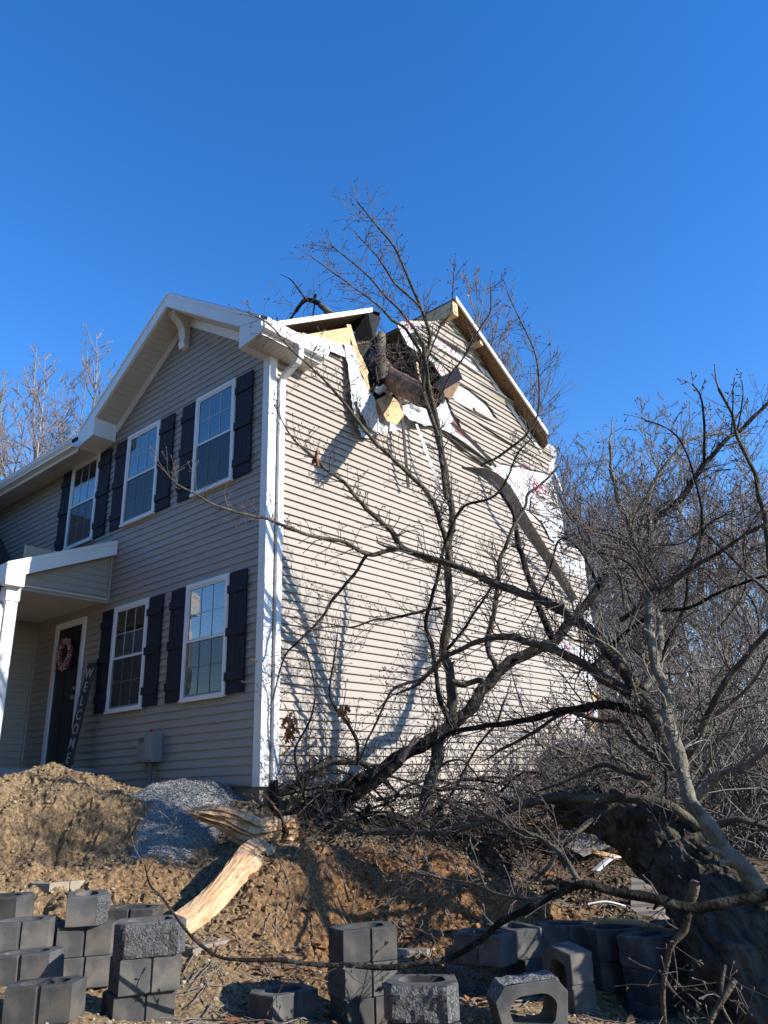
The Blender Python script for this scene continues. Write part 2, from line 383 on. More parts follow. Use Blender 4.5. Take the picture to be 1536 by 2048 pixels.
print_at_(885,692,'L', .22); print_at_(900,705,'Z', .2); print_at_(872,742,'3', .2)
print_at_(968,742,'E', .26, -.3); print_at_(980,760,'H', .26, -.3); print_at_(1030,812,'A', .22, -.3)
print_at_(1040,935,'ZI', .22); print_at_(1064,940,'IT', .2, -.2); print_at_(1066,975,'RAI', .34, -.1); print_at_(1064,995,'CL', .3, -.2)
print_at_(992,947,'Z', .16); print_at_(812,655,'VA', .22, .2); print_at_(1098,1070,'M', .2)
print_at_(1128,1448,'U', .42); print_at_(1130,1296,'D', .30, -.1); print_at_(1166,1302,'T', .25); print_at_(1172,1434,'RP', .3)

# foundation + corner trim
mb = MB(); mb.box(-3.6, -.02, .02, .25, -1.3, -.2); mb.box(-.25, -.02, .25, 8.4, -1.6, -.2); mb.box(-9.4, -3.6, .02, .25, -1.3, -.2)
hb(mb, 'foundation', M['foundation'])
mb = MB(); mb.box(-.085, .046, -.034, -.001, -.235, 5.2); mb.box(.0, .046, -.001, .095, -.235, 5.2); hb(mb, 'corner_trim', M['trim'])
p1, p2 = onp(1212, 1512, 0, .02), onp(1214, 1590, 0, .02)
mb = MB(); mb.box(-.08, .028, p1.y, p1.y+.11, p2.z-.05, p1.z); mb.box(-.1,-.07,p1.y+.1,p1.y+.13,p2.z,p1.z-.1); hb(mb, 'corner_trim', M['trim'])
# base strip
mb = MB(); mb.box(-3.58, -.09, -.012, -.001, -.225, -.195); mb.box(.001, .012, .1, 1.25, -.225, -.195); hb(mb, 'starter_strip', M['siding'])

# cross gable roof
def gz(x): return GZ-GS*abs(x-GX)
XR, XL = .42, -4.42
mb = MB()
for xa, xb, ye in ((GX, -.06, 2.2), (-.06, XR, .05), (XL, GX, 2.2)):
    za, zb = gz(xa), gz(xb)
    mb.hexa([(xa,-.40,za),(xb,-.40,zb),(xb,ye,zb),(xa,ye,za)], [(xa,-.40,za+.045),(xb,-.40,zb+.045),(xb,ye,zb+.045),(xa,ye,za+.045)])
hb(mb, 'gable_roof', M['shingle'])
mb = MB()       # rake boards with a proud drip moulding
H = .215
for xa, xb, s in ((GX, .30, 1), (-4.30, GX, -1)):
    za, zb = gz(xa), gz(xb)
    mb.hexa([(xa,-.425,za-H),(xb,-.425,zb-H),(xb,-.385,zb-H),(xa,-.385,za-H)], [(xa,-.425,za+.01),(xb,-.425,zb+.01),(xb,-.385,zb+.01),(xa,-.385,za+.01)])
    mb.hexa([(xa,-.437,za-.02),(xb,-.437,zb-.02),(xb,-.425,zb-.02),(xa,-.425,za-.02)], [(xa,-.437,za+.03),(xb,-.437,zb+.03),(xb,-.425,zb+.03),(xa,-.425,za+.03)])
hb(mb, 'rake_board', M['trim'])
mb = MB()       # inner frieze on the wall
for xa, xb in ((GX, -.12), (-3.93, GX)):
    za, zb = gz(xa)-.23, gz(xb)-.23
    mb.hexa([(xa,-.042,za-.145),(xb,-.042,zb-.145),(xb,-.019,zb-.145),(xa,-.019,za-.145)], [(xa,-.042,za),(xb,-.042,zb),(xb,-.019,zb),(xa,-.019,za)])
hb(mb, 'frieze_board', M['trim'])
mb = MB()       # raked soffits in ribbed vinyl
for xa, xb in ((GX, -.05), (-3.90, GX)):
    n = 22
    for i in range(n):
        t0, t1 = i/n, (i+.93)/n
        x0, x1 = xa+(xb-xa)*t0, xa+(xb-xa)*t1
        z0, z1 = gz(x0)-.225, gz(x1)-.225
        mb.hexa([(x0,-.385,z0),(x1,-.385,z1),(x1,-.02,z1),(x0,-.02,z0)], [(x0,-.385,z0+.02),(x1,-.385,z1+.02),(x1,-.02,z1+.02),(x0,-.02,z0+.02)])
    mb.hexa([(xa,-.385,gz(xa)-.215),(xb,-.385,gz(xb)-.215),(xb,-.02,gz(xb)-.215),(xa,-.02,gz(xa)-.215)], [(xa,-.385,gz(xa)-.19),(xb,-.385,gz(xb)-.19),(xb,-.02,gz(xb)-.19),(xa,-.02,gz(xa)-.19)])
hb(mb, 'gable_soffit', M['soffit'])
mb = MB()       # boxed returns
mb.prism([(-.12,-.428,5.19),(-.12,-.428,5.50),(.12,-.428,gz(.12)-.0),(.40,-.428,5.40),(.40,-.428,5.26)], (0,.42,0))
hb(mb, 'eave_return', M['trim'])
mb = MB(); mb.prism([(-3.86,-.428,5.20),(-3.86,-.428,5.62),(-4.35,-.428,5.38),(-4.35,-.428,5.12)], (0,.40,0)); hb(mb, 'eave_return', M['trim'])
# right soffit (under the side eave, broken off at its far end)
mb = MB(); y = -.0
for i in range(13):
    y0 = -.385+i*.076
    if y0+.07 > .60: break
    mb.box(.0, .355, y0, y0+.07, 5.20, 5.214)
    mb.box(.0, .355, y0+.07, y0+.076, 5.207, 5.214)
hb(mb, 'side_soffit', M['soffit'])
def kgutter(name, path_fn, n, L):     # K-profile extruded along local axis; path_fn(s, out, up) -> point
    prof = [(0,.0),(.085,.0),(.09,.02),(.105,.045),(.125,.075),(.127,.105),(.135,.108),(.135,.125),(.122,.125),(.118,.112),(.112,.075),(.08,.012),(.01,.012),(.01,.125),(0,.125)]
    mb = MB(); k = len(prof)
    for s in (0, L): mb.v += [tuple(path_fn(s, a, b)) for a, b in prof]
    for i in range(k): j = (i+1) % k; mb.f.append((i, j, k+j, k+i)); mb.m.append(0)
    for b in (0, k): mb.f.append(tuple(b+i for i in (0,1,2,3,4,5,6,7,8,9,10,11,12,13,14))); mb.m.append(0)
    return mb
mb = kgutter('g', lambda s, a, b: (.36+a, -.46+s, 5.255+b), 1, 1.10); mb.box(.335, .358, -.43, .62, 5.20, 5.36); hb(mb, 'gutter', M['trim'])
mb = kgutter('g', lambda s, a, b: (-9.2+s, -.42-a, 5.13+b), 1, 4.85); mb.box(-9.2, -4.36, -.418, -.395, 5.06, 5.27); hb(mb, 'gutter', M['trim'])
mb = MB()
for i in range(60):
    x0 = -9.2+i*.081
    if x0 > -4.40: break
    mb.box(x0, x0+.075, -.395, -.02, 5.115, 5.13)
mb.box(-9.2, -4.36, -.395, -.02, 5.122, 5.14); hb(mb, 'eave_soffit', M['soffit'])
# downspout: outlet, S-bend, straight run
def square_pipe(mb, pts, w, h, mi=0):
    P = [Vector(p) for p in pts]; b = len(mb.v)
    side = Vector((0, 1, 0))
    for i, p in enumerate(P):
        d = (P[min(i+1, len(P)-1)]-P[max(0, i-1)]).normalized(); n2 = d.cross(side).normalized()
        for a, c in ((-1,-1),(1,-1),(1,1),(-1,1)): mb.v.append(tuple(p+side*a*w/2+n2*c*h/2))
    for i in range(len(P)-1):
        for j in range(4): mb.f.append((b+i*4+j, b+i*4+(j+1)%4, b+(i+1)*4+(j+1)%4, b+(i+1)*4+j)); mb.m.append(mi)
    for i in (0, len(P)-1): mb.f.append(tuple(b+i*4+j for j in range(4))); mb.m.append(mi)
mb = MB()
square_pipe(mb, [(.42,.16,5.27),(.42,.16,5.14),(.41,.16,5.08),(.37,.16,5.04),(.12,.16,4.93),(.078,.16,4.89),(.067,.16,4.84),(.065,.16,2.7)], .085, .06)
square_pipe(mb, [(.062,.16,2.72),(.062,.16,-.20)], .078, .055)
for z in (4.72, 2.71): mb.box(.018, .098, .112, .208, z, z+.03)
ds = hb(mb, 'downspout', M['trim'])
mb = MB(); pts = []; R = []
for i in range(40):
    t = i/39; pts.append((.065+.02*t, .16, -.17-.34*t)); R.append(.05 if i % 2 else .042)
mb.tube(pts, R, 12); 
hb(mb, 'drain_pipe', M['corr'])
# gable bracket
mb = MB(); bx = -1.97; zt = gz(bx)-.235
mb.prism([(bx-.07,-.30,zt),(bx-.07,-.30,zt-.10),(bx-.07,-.22,zt-.14),(bx-.07,-.14,zt-.24),(bx-.07,-.11,zt-.40),(bx-.07,-.13,zt-.48),(bx-.07,-.10,zt-.56),(bx-.07,-.02,zt-.56),(bx-.07,-.02,zt)], (.14,0,0))
mb.box(bx-.085, bx+.085, -.33, -.02, zt-.06, zt-.005); hb(mb, 'gable_bracket', M['trim'])

# main roof
def rz(y): return RZ-SL*abs(y-RY)
def slab(mb, x0, x1, y0, y1, t=.03, dz=0, mi=0):
    a = [(x0,y0,rz(y0)-t+dz),(x1,y0,rz(y0)-t+dz),(x1,y1,rz(y1)-t+dz),(x0,y1,rz(y1)-t+dz)]
    mb.hexa(a, [(p[0],p[1],p[2]+t) for p in a], mi)
mb = MB(); slab(mb, -9.5, -4.4, -.45, RY, .03, .012); slab(mb, -4.4, -1.6, .12, RY, .03, .012); slab(mb, -1.6, .10, .05, 1.93, .03, .10); slab(mb, -9.5, .30, RY, 6.9, .03, .012); slab(mb, -9.5, -2.2, 6.9, 8.8, .03, .012)
hb(mb, 'main_roof', M['shingle'])
mb = MB(); slab(mb, -9.5, -4.4, -.40, RY, .02, -.022); slab(mb, -4.4, -1.6, .12, RY, .02, -.022); slab(mb, -1.6, .098, .05, 1.91, .02, .066); slab(mb, -9.5, -2.2, 6.9, 8.8, .02, -.022); hb(mb, 'roof_decking', M['osb_dark'])
# right overhang: weathered sheathing with ragged inner edge
mb = MB(); slab(mb, -9.5, .31, RY, 6.88, .02, -.022)
mb.hexa([(.0,6.88,rz(6.88)-.05),(.28,6.88,rz(6.88)-.05),(.24,7.02,rz(7.02)-.06),(.08,7.10,rz(7.1)-.06)], [(.0,6.88,rz(6.88)-.02),(.28,6.88,rz(6.88)-.02),(.24,7.02,rz(7.02)-.03),(.08,7.10,rz(7.1)-.03)])
hb(mb, 'roof_overhang', M['osb_dark'])
mb = MB()
for ya, yb, xd, dz in ((RY-.02, 6.86, .315, 0), (1.95, .02, .10, .085)):
    za, zb = rz(ya)+dz, rz(yb)+dz; mb = MB()
    mb.hexa([(xd,ya,za-.045),(xd,yb,zb-.045),(xd+.03,yb,zb-.045),(xd+.03,ya,za-.045)], [(xd,ya,za+.035),(xd,yb,zb+.035),(xd+.03,yb,zb+.035),(xd+.03,ya,za+.035)])
    hb(mb, 'drip_edge', M['trim'])
# frieze trim along the right rake, slightly sprung
mb = MB()
for (ya, yb, o0, o1) in ((4.12, 5.2, .03, .05), (5.22, 7.0, .05, .09)):
    za, zb = rz(ya)-.10, rz(yb)-.16
    mb.hexa([(o0-.02,ya,za-.10),(o1-.02,yb,zb-.10),(o1,yb,zb-.10),(o0,ya,za-.10)], [(o0-.02,ya,za),(o1-.02,yb,zb),(o1,yb,zb),(o0,ya,za)])
hb(mb, 'rake_frieze', M['trim'])
mb = MB(); mb.box(-.5, .31, 3.90, 4.05, 7.62, 7.88); hb(mb, 'ridge_beam', M['lumber']); mb = MB(); mb.box(-.3, .30, 4.72, 4.81, rz(4.8)-.14, rz(4.8)-.05); hb(mb, 'lookout_block', M['lumber'])
# torn underlayment hanging from the broken roof edge
mb = MB(); e = [(.12,1.80,rz(1.8)+.11),(.14,2.12,rz(2.12)+.0),(.0,2.18,rz(2.18)-.22),(-.5,2.0,rz(2.)-.05),(-1.2,1.9,rz(1.9)-.02),(-1.2,1.6,rz(1.6))]
mb.prism(e, (0,0,.012)); mb.prism([(.11,1.85,rz(1.85)+.05),(.12,2.15,rz(2.15)-.10),(-.1,2.2,rz(2.2)-.42),(-.35,1.9,rz(1.9)-.3)], (.01,0,.01)); hb(mb, 'torn_underlayment', M['shingle'])
# attic inside: near-black panels, the darkness of the hole put into their colour
mb = MB(); mb.prism([(-1.66,.2,5.0),(-1.66,8.0,5.0),(-1.66,8.0,rz(8.0)-.05),(-1.66,RY,RZ-.05),(-1.66,.2,rz(.2)-.05)],(.05,0,0)); mb.box(-9, -.06, .2, 7.0, 4.95, 5.02); mb.box(-9, -3, 8.3, 8.34, -.2, 5.0); mb.box(-1.9,-1.88,.2,7.6,-.2,5); hb(mb, 'attic_shade_panels', M['dark_in'])
mb = MB()
for y0 in (1.0, 1.6, 3.2, 4.6, 5.2): mb.box(-1.5, -.06, y0, y0+.04, 5.02, 5.2)
hb(mb, 'ceiling_joists', M['osb_dark'])
for x0 in (-.45, -.95, -1.45):
    for ya_, yb_ in ((.4, 1.75), (RY, 6.9)):
        mb = MB(); mb.beam((x0, ya_, rz(ya_)-.12), (x0, yb_, rz(yb_)-.12), .04, .14); hb(mb, 'rafter', M['osb_dark'])
for a_, b_ in (((-.06, 1.95, 5.6), (-.10, 1.62, 6.5)), ((-.05, 3.3, 6.1), (-.3, 3.45, 7.2)), ((.06, .52, 5.78), (.03, .62, 5.60))):
    mb = MB(); mb.beam(a_, b_, .04, .09); hb(mb, 'gable_stud', M['lumber'])

# torn sheets ------------------------------------------------------------
def sheet(rows, thick=.004, sub=6, amp=.03, seed=0, frq=3.0):
    """rows: list of (left Vector, right Vector); wrinkled sheet interpolated between them"""
    mb = MB(); n = len(rows); K = (n-1)*sub+1; W = sub*2+1
    for i in range(K):
        t = i/sub; a = min(int(t), n-2); f = t-a
        l = rows[a][0].lerp(rows[a+1][0], f); r = rows[a][1].lerp(rows[a+1][1], f)
        for j in range(W):
            p = l.lerp(r, j/(W-1))
            d = amp*mnoise.noise(p*frq+Vector((seed, 0, 0)))+amp*.4*mnoise.noise(p*frq*3+Vector((seed, 0, 0)))
            mb.v.append((p.x+d, p.y+d*.3, p.z+d*.2))
    for i in range(K-1):
        for j in range(W-1):
            a = i*W+j; mb.f.append((a, a+1, a+W+1, a+W)); mb.m.append(0)
    return mb
S = lambda px, py, x: onp(px, py, 0, x)
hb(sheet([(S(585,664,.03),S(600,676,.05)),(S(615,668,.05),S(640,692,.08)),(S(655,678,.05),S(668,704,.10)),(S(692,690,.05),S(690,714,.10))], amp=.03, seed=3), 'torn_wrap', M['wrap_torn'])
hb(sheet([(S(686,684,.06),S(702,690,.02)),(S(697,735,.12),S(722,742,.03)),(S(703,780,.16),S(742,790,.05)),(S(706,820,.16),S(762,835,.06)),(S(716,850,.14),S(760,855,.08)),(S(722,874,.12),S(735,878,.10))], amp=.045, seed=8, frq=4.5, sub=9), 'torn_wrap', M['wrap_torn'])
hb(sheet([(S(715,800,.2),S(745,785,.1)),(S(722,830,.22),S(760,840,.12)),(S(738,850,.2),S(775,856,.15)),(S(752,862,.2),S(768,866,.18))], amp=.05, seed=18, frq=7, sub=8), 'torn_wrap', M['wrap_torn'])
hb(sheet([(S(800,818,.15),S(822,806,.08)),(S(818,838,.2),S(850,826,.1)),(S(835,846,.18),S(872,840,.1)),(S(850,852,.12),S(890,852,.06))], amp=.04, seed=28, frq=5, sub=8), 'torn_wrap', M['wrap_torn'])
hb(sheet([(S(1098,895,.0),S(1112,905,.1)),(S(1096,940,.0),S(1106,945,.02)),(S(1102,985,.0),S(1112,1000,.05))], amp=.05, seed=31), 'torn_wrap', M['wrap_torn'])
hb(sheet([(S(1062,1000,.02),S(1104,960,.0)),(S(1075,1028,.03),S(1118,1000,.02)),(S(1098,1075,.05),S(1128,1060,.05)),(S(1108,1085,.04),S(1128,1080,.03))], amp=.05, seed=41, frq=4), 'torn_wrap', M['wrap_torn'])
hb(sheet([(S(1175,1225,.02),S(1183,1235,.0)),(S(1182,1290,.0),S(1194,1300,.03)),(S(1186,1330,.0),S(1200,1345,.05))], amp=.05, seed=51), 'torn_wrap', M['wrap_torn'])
# insulation tufts
mb = MB(); rnd = random.Random(5)
for px, py in ((758,780),(768,776),(778,783),(789,780),(800,790),(812,800),(826,812),(838,818),(820,826)):
    c = S(px, py, .1); bm = bmesh.new(); bmesh.ops.create_icosphere(bm, subdivisions=3, radius=.06)
    mb.add([tuple(c+v.co*(1+.5*mnoise.noise(v.co*40+c*9))) for v in bm.verts], [tuple(v.index for v in f.verts) for f in bm.faces]); bm.free()
hb(mb, 'insulation', M['insul'], smooth=True)
mb = MB(); q = [S(752,800,.10),S(775,788,.12),(S(800,806,.15)),S(806,832,.22),S(792,850,.22),S(772,842,.2)]
mb.prism(q, (.014,0,0)); hb(mb, 'broken_sheathing', M['osb'])
mb = MB(); mb.prism([S(702,690,.0),S(722,712,.0),S(736,745,.02),S(730,762,.03),S(716,735,.02)], (.012,0,0)); hb(mb, 'broken_sheathing', M['osb'])
mb = MB(); mb.prism([S(884,752,.14),S(906,742,.15),S(918,770,.15),S(900,800,.12),S(888,792,.12)], (.01,0,0)); hb(mb, 'broken_sheathing', M['osb_dark'])
# dangling strips
def ribbon(pts, w, mi='siding', t=.003, wdir=(0,0,1), name='torn_siding', curl=0):
    mb = MB(); P = [Vector(p) for p in pts]; wd = Vector(wdir).normalized(); b = 0
    for i, p in enumerate(P):
        d = (P[min(i+1, len(P)-1)]-P[max(i-1, 0)]).normalized(); wv = (wd-d*wd.dot(d)).normalized(); nv = d.cross(wv)
        ww = w
        if isinstance(w, (list, tuple)):
            f = i/(len(P)-1)*(len(w)-1); a0 = min(int(f), len(w)-2); ww = w[a0]+(w[a0+1]-w[a0])*(f-a0)
        for a in (-.5, -.17, .17, .5): mb.v.append(tuple(p+wv*ww*a+nv*(curl*(a*a*4-1))))
    for i in range(len(P)-1):
        for j in range(3): a = i*4+j; mb.f.append((a, a+1, a+5, a+4)); mb.m.append(0)
    o = hb(mb, name, M[mi]); md = o.modifiers.new('t', 'SOLIDIFY'); md.thickness = t; return o
def smooth_pts(pts, k=5):
    P = [Vector(p) for p in pts]; out = []
    for i in range(len(P)-1):
        p0, p1, p2, p3 = P[max(i-1,0)], P[i], P[i+1], P[min(i+2,len(P)-1)]
        for j in range(k):
            t = j/k; out.append(.5*((2*p1)+(p2-p0)*t+(2*p0-5*p1+4*p2-p3)*t*t+(3*p1-p0-3*p2+p3)*t**3))
    out.append(P[-1]); return out
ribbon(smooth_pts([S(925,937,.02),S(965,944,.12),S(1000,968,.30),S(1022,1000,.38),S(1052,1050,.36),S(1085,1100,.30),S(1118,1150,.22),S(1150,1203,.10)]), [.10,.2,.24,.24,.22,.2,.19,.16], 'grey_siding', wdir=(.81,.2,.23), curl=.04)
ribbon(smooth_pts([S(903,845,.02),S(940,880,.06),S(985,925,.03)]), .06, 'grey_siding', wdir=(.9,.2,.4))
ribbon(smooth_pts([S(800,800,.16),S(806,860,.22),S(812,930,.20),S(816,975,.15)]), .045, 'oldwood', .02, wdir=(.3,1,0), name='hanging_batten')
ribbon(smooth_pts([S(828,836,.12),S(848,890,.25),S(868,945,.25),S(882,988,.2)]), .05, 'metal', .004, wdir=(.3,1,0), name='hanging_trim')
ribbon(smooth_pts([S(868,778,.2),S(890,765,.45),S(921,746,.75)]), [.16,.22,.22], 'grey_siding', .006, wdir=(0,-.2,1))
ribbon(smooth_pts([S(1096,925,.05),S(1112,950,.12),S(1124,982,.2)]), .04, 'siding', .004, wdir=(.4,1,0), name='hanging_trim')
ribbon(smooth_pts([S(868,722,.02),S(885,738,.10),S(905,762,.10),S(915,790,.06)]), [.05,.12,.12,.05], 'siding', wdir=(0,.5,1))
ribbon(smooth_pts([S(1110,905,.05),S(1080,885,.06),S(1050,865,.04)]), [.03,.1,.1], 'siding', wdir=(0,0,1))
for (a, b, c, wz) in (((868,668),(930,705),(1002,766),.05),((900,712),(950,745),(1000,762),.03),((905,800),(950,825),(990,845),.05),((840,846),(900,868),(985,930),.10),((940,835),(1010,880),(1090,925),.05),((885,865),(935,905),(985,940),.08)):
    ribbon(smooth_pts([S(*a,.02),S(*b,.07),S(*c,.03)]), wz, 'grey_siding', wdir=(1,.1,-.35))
mb = MB(); mb.add([tuple(S(905,838,.012)),tuple(S(925,862,.012)),tuple(S(938,880,.012)),tuple(S(912,862,.012))],[(0,1,2,3)]); mb.add([tuple(S(578,660,.04)),tuple(S(610,672,.05)),tuple(S(612,680,.05)),tuple(S(590,668,.05))],[(0,1,2,3)]); hb(mb,'red_tape',M['wrap_red'])
# corner debris at the far end
mb = MB()
for a, b, w, h in (((1188,1380),(1206,1420),.03,.09),((1200,1398),(1262,1440),.05,.12),((1215,1465),(1275,1420),.04,.16),((1205,1480),(1268,1500),.04,.20),((1222,1520),(1285,1470),.03,.12)):
    mb.beam(onp(*a,0,-.05), onp(*b,0,.2), w, h)
hb(mb, 'broken_framing', M['brownwood'])
mb = MB(); mb.prism([onp(1175,1435,0,.1),onp(1205,1445,0,.15),onp(1206,1472,0,.15),onp(1180,1462,0,.1)], (.012,0,0)); hb(mb, 'broken_sheathing', M['osb']); mb = MB(); mb.prism([onp(1180,1382,0,.03),onp(1196,1384,0,.03),onp(1200,1402,0,.05),onp(1188,1405,0,.05)], (.012,0,0)); hb(mb, 'broken_sheathing', M['osb'])

# windows ---------------------------------------------------------------
gl = bpy.data.materials.new('window_glass'); gl.use_nodes = True; nt = gl.node_tree; nt.nodes.clear()
tr = nt.nodes.new('ShaderNodeBsdfTransparent'); tr.inputs[0].default_value = (.78,.82,.86,1); gs = nt.nodes.new('ShaderNodeBsdfGlossy'); gs.inputs['Roughness'].default_value = .015
fr = nt.nodes.new('ShaderNodeFresnel'); fr.inputs[0].default_value = 2.6; mx = nt.nodes.new('ShaderNodeMixShader'); out = nt.nodes.new('ShaderNodeOutputMaterial')
nz = nt.nodes.new('ShaderNodeTexNoise'); nz.inputs['Scale'].default_value = 1.5; bp = nt.nodes.new('ShaderNodeBump'); bp.inputs['Strength'].default_value = .15; bp.inputs['Distance'].default_value = .02
nt.links.new(nz.outputs['Fac'], bp.inputs['Height']); nt.links.new(bp.outputs[0], gs.inputs['Normal'])
nt.links.new(fr.outputs[0], mx.inputs[0]); nt.links.new(tr.outputs[0], mx.inputs[1]); nt.links.new(gs.outputs[0], mx.inputs[2]); nt.links.new(mx.outputs[0], out.inputs[0])
sc_ = bpy.data.materials.new('insect_screen'); sc_.use_nodes = True; nt = sc_.node_tree; pr = nt.nodes['Principled BSDF']; pr.inputs['Base Color'].default_value = (.02,.022,.025,1); pr.inputs['Alpha'].default_value = .5; pr.inputs['Roughness'].default_value = .6
WW, WH = .91, 1.53
def make_window():
    def fr_(mb, x0, x1, z0, z1, w, y0, y1):
        mb.box(x0, x1, y0, y1, z0, z0+w); mb.box(x0, x1, y0, y1, z1-w, z1)
        mb.box(x0, x0+w, y0+.0005, y1, z0+w, z1-w); mb.box(x1-w, x1, y0+.0005, y1, z0+w, z1-w)
    mb = MB(); fr_(mb, -WW/2, WW/2, 0, WH, .055, -.062, -.018); mb.box(-WW/2-.01, WW/2+.01, -.075, -.062, -.005, .03)
    w = mb.build('window', M['trim'])
    mb = MB(); a, b = -WW/2+.055, WW/2-.055
    fr_(mb, a, b, WH/2-.02, WH-.055, .028, -.052, -.03); fr_(mb, a, b, .055, WH/2+.02, .03, -.044, -.024); mb.build('sash', M['trim'], w)
    mb = MB(); mb.add([(a+.028,-.040,WH/2+.008),(b-.028,-.040,WH/2+.008),(b-.028,-.040,WH-.083),(a+.028,-.040,WH-.083)], [(0,1,2,3)]); mb.build('pane', gl, w)
    mb = MB(); mb.add([(a+.03,-.034,.085),(b-.03,-.034,.085),(b-.03,-.034,WH/2-.01),(a+.03,-.034,WH/2-.01)], [(0,1,2,3)]); mb.build('pane', gl, w)
    mb = MB()
    for z0, z1 in ((WH/2+.008, WH-.083), (.085, WH/2-.01)):
        y = -.046 if z0 > .5 else -.0405
        for i in (1, 2): x = a+.028+(b-a-.056)*i/3; mb.box(x-.0045, x+.0045, y, y+.004, z0, z1)
        zc = (z0+z1)/2; mb.box(a+.028, b-.028, y+.0005, y+.0035, zc-.0045, zc+.0045)
    mb.build('muntin', M['muntin'], w)
    mb = MB(); z = .07
    while z < WH-.07: mb.add([(a,-.024,z),(b,-.024,z),(b,-.020,z+.021),(a,-.020,z+.021)], [(0,1,2,3)]); z += .0245
    mb.add([(a,-.0193,.05),(b,-.0193,.05),(b,-.0193,WH-.05),(a,-.0193,WH-.05)], [(0,1,2,3)], 1)  # near-black sheet behind the slats stands in for the unlit room
    mb.build('blind', [M['blind'], M['dark_in']], w)
    mb = MB(); mb.add([(a+.01,-.050,.06),(b-.01,-.050,.06),(b-.01,-.050,WH/2+.015),(a+.01,-.050,WH/2+.015)], [(0,1,2,3)]); mb.build('screen', sc_, w)
    return w
WIN = [(-1.54+.455, .80), (-3.36+.455, .80), (-1.57+.455, 3.60), (-3.41+.455, 3.60), (-5.20+.455, 3.60)]
w0 = make_window()
for i, (x, z) in enumerate(WIN):
    w = w0 if i == 0 else copy_tree(w0)
    w.parent = house; w.location = (x, 0, z+.4)
def make_shutter(h=1.50, w=.35):
    mb = MB(); nb = 4
    for i in range(nb):
        x0 = -w/2+i*w/nb; mb.box(x0+.002, x0+w/nb-.002, -.042, -.018, 0, h)
    mb.box(-w/2+.004, w/2-.004, -.038, -.02, .003, h-.003)
    s = mb.build('shutter', M['shutter'])
    for zc in (.14, .50, .86):
        m2 = MB(); m2.box(-w/2-.012, w/2+.012, -.062, -.0425, h*zc-.055, h*zc+.055)
        o = m2.build('batten', M['shutter'], s); bv = o.modifiers.new('b', 'BEVEL'); bv.width = .004
    return s
s0 = make_shutter()
SH = [(-1.735,.82),(-.465,.82),(-3.54,.82),(-2.29,.82),(-1.755,3.62),(-.475,3.62),(-3.60,3.62),(-2.32,3.62),(-5.385,3.60),(-4.12,3.62)]
for i, (x, z) in enumerate(SH):
    s = s0 if i == 0 else copy_tree(s0)
    s.parent = house; s.location = (x, 0, z+.4)

# front door -----------------------------------------------------------
mb = MB(); x0, x1, z0, z1 = -5.16, -4.22, .14, 2.34
mb.box(x0, x0+.10, -.055, -.018, z0, z1); mb.box(x1-.07, x1, -.055, -.018, z0, z1); mb.box(x0+.10, x1-.07, -.054, -.018, z1-.10, z1); mb.box(x0, x1, -.09, -.018, z0-.14, z0+.03)
dr = hb(mb, 'door', M['trim'])
mb = MB(); mb.box(x0+.10, x1-.07, -.03, -.02, z0+.03, z1-.10)
for (a, b, c, d) in ((.08,.34,.15,.75),(.42,.68,.15,.75),(.08,.34,.87,1.45),(.42,.68,.87,1.45),(.08,.34,1.57,1.95),(.42,.68,1.57,1.95)):
    mb.box(x0+.10+a, x0+.10+b, -.036, -.0302, z0+.03+c, z0+.03+d)
o = mb.build('door_leaf', M['door'], dr)
mb = MB(); mb.tube([(x1-.14,-.03,1.12),(x1-.14,-.075,1.12)], [.03,.03], 12); mb.tube([(x1-.14,-.03,1.26),(x1-.14,-.06,1.26)], [.025,.025], 12); mb.build('door_handle', M['metal'], dr)

# porch ------------------------------------------------------------------
PX, PY = -3.62, -1.36
def rk(y): return 3.40+.40*y                      # top of the rake board
mb = MB(); mb.hexa([(-5.87,-1.6,rk(-1.6)-.02),(-3.50,-1.6,rk(-1.6)-.02),(-3.50,-.02,rk(-.02)-.02),(-5.87,-.02,rk(-.02)-.02)], [(-5.87,-1.6,rk(-1.6)+.02),(-3.50,-1.6,rk(-1.6)+.02),(-3.50,-.02,rk(-.02)+.02),(-5.87,-.02,rk(-.02)+.02)])
hb(mb, 'porch_roof', M['shingle'])
mb = MB(); mb.hexa([(-3.53,-1.62,rk(-1.62)-.22),(-3.50,-1.62,rk(-1.62)-.22),(-3.50,-.02,rk(-.02)-.20),(-3.53,-.02,rk(-.02)-.20)], [(-3.53,-1.62,rk(-1.62)-.02),(-3.50,-1.62,rk(-1.62)-.02),(-3.50,-.02,rk(-.02)-.02),(-3.53,-.02,rk(-.02)-.02)])
mb.hexa([(-3.50,-1.62,rk(-1.62)-.05),(-3.49,-1.62,rk(-1.62)-.05),(-3.49,-.02,rk(-.02)-.03),(-3.50,-.02,rk(-.02)-.03)], [(-3.50,-1.62,rk(-1.62)+.02),(-3.49,-1.62,rk(-1.62)+.02),(-3.49,-.02,rk(-.02)+.03),(-3.50,-.02,rk(-.02)+.03)])
mb.box(-5.87, -3.53, -1.62, -1.585, 2.50, 2.77); mb.box(-3.64, -3.495, -1.615, -1.36, 2.46, rk(-1.5)-.1)
hb(mb, 'porch_rake', M['trim'])
sp = [(-1.36, 2.47), (-.02, 2.47), (-.02, rk(-.02)-.1), (-1.36, rk(-1.36)-.1)]
o = siding('porch_side', 24, 36, -.0995, sp, [], lambda u, z, off: (PX+off-.02, u, z), None, seams=False); o.parent = house; o.location = (0, 0, .4)
mb = MB(); mb.box(PX+.0, PX+.022, -.055, -.018, 2.47, 3.25); mb.box(PX-.03, PX-.012, -1.36, -.02, 2.47, rk(-.02)-.3); hb(mb, 'porch_corner', M['siding'])
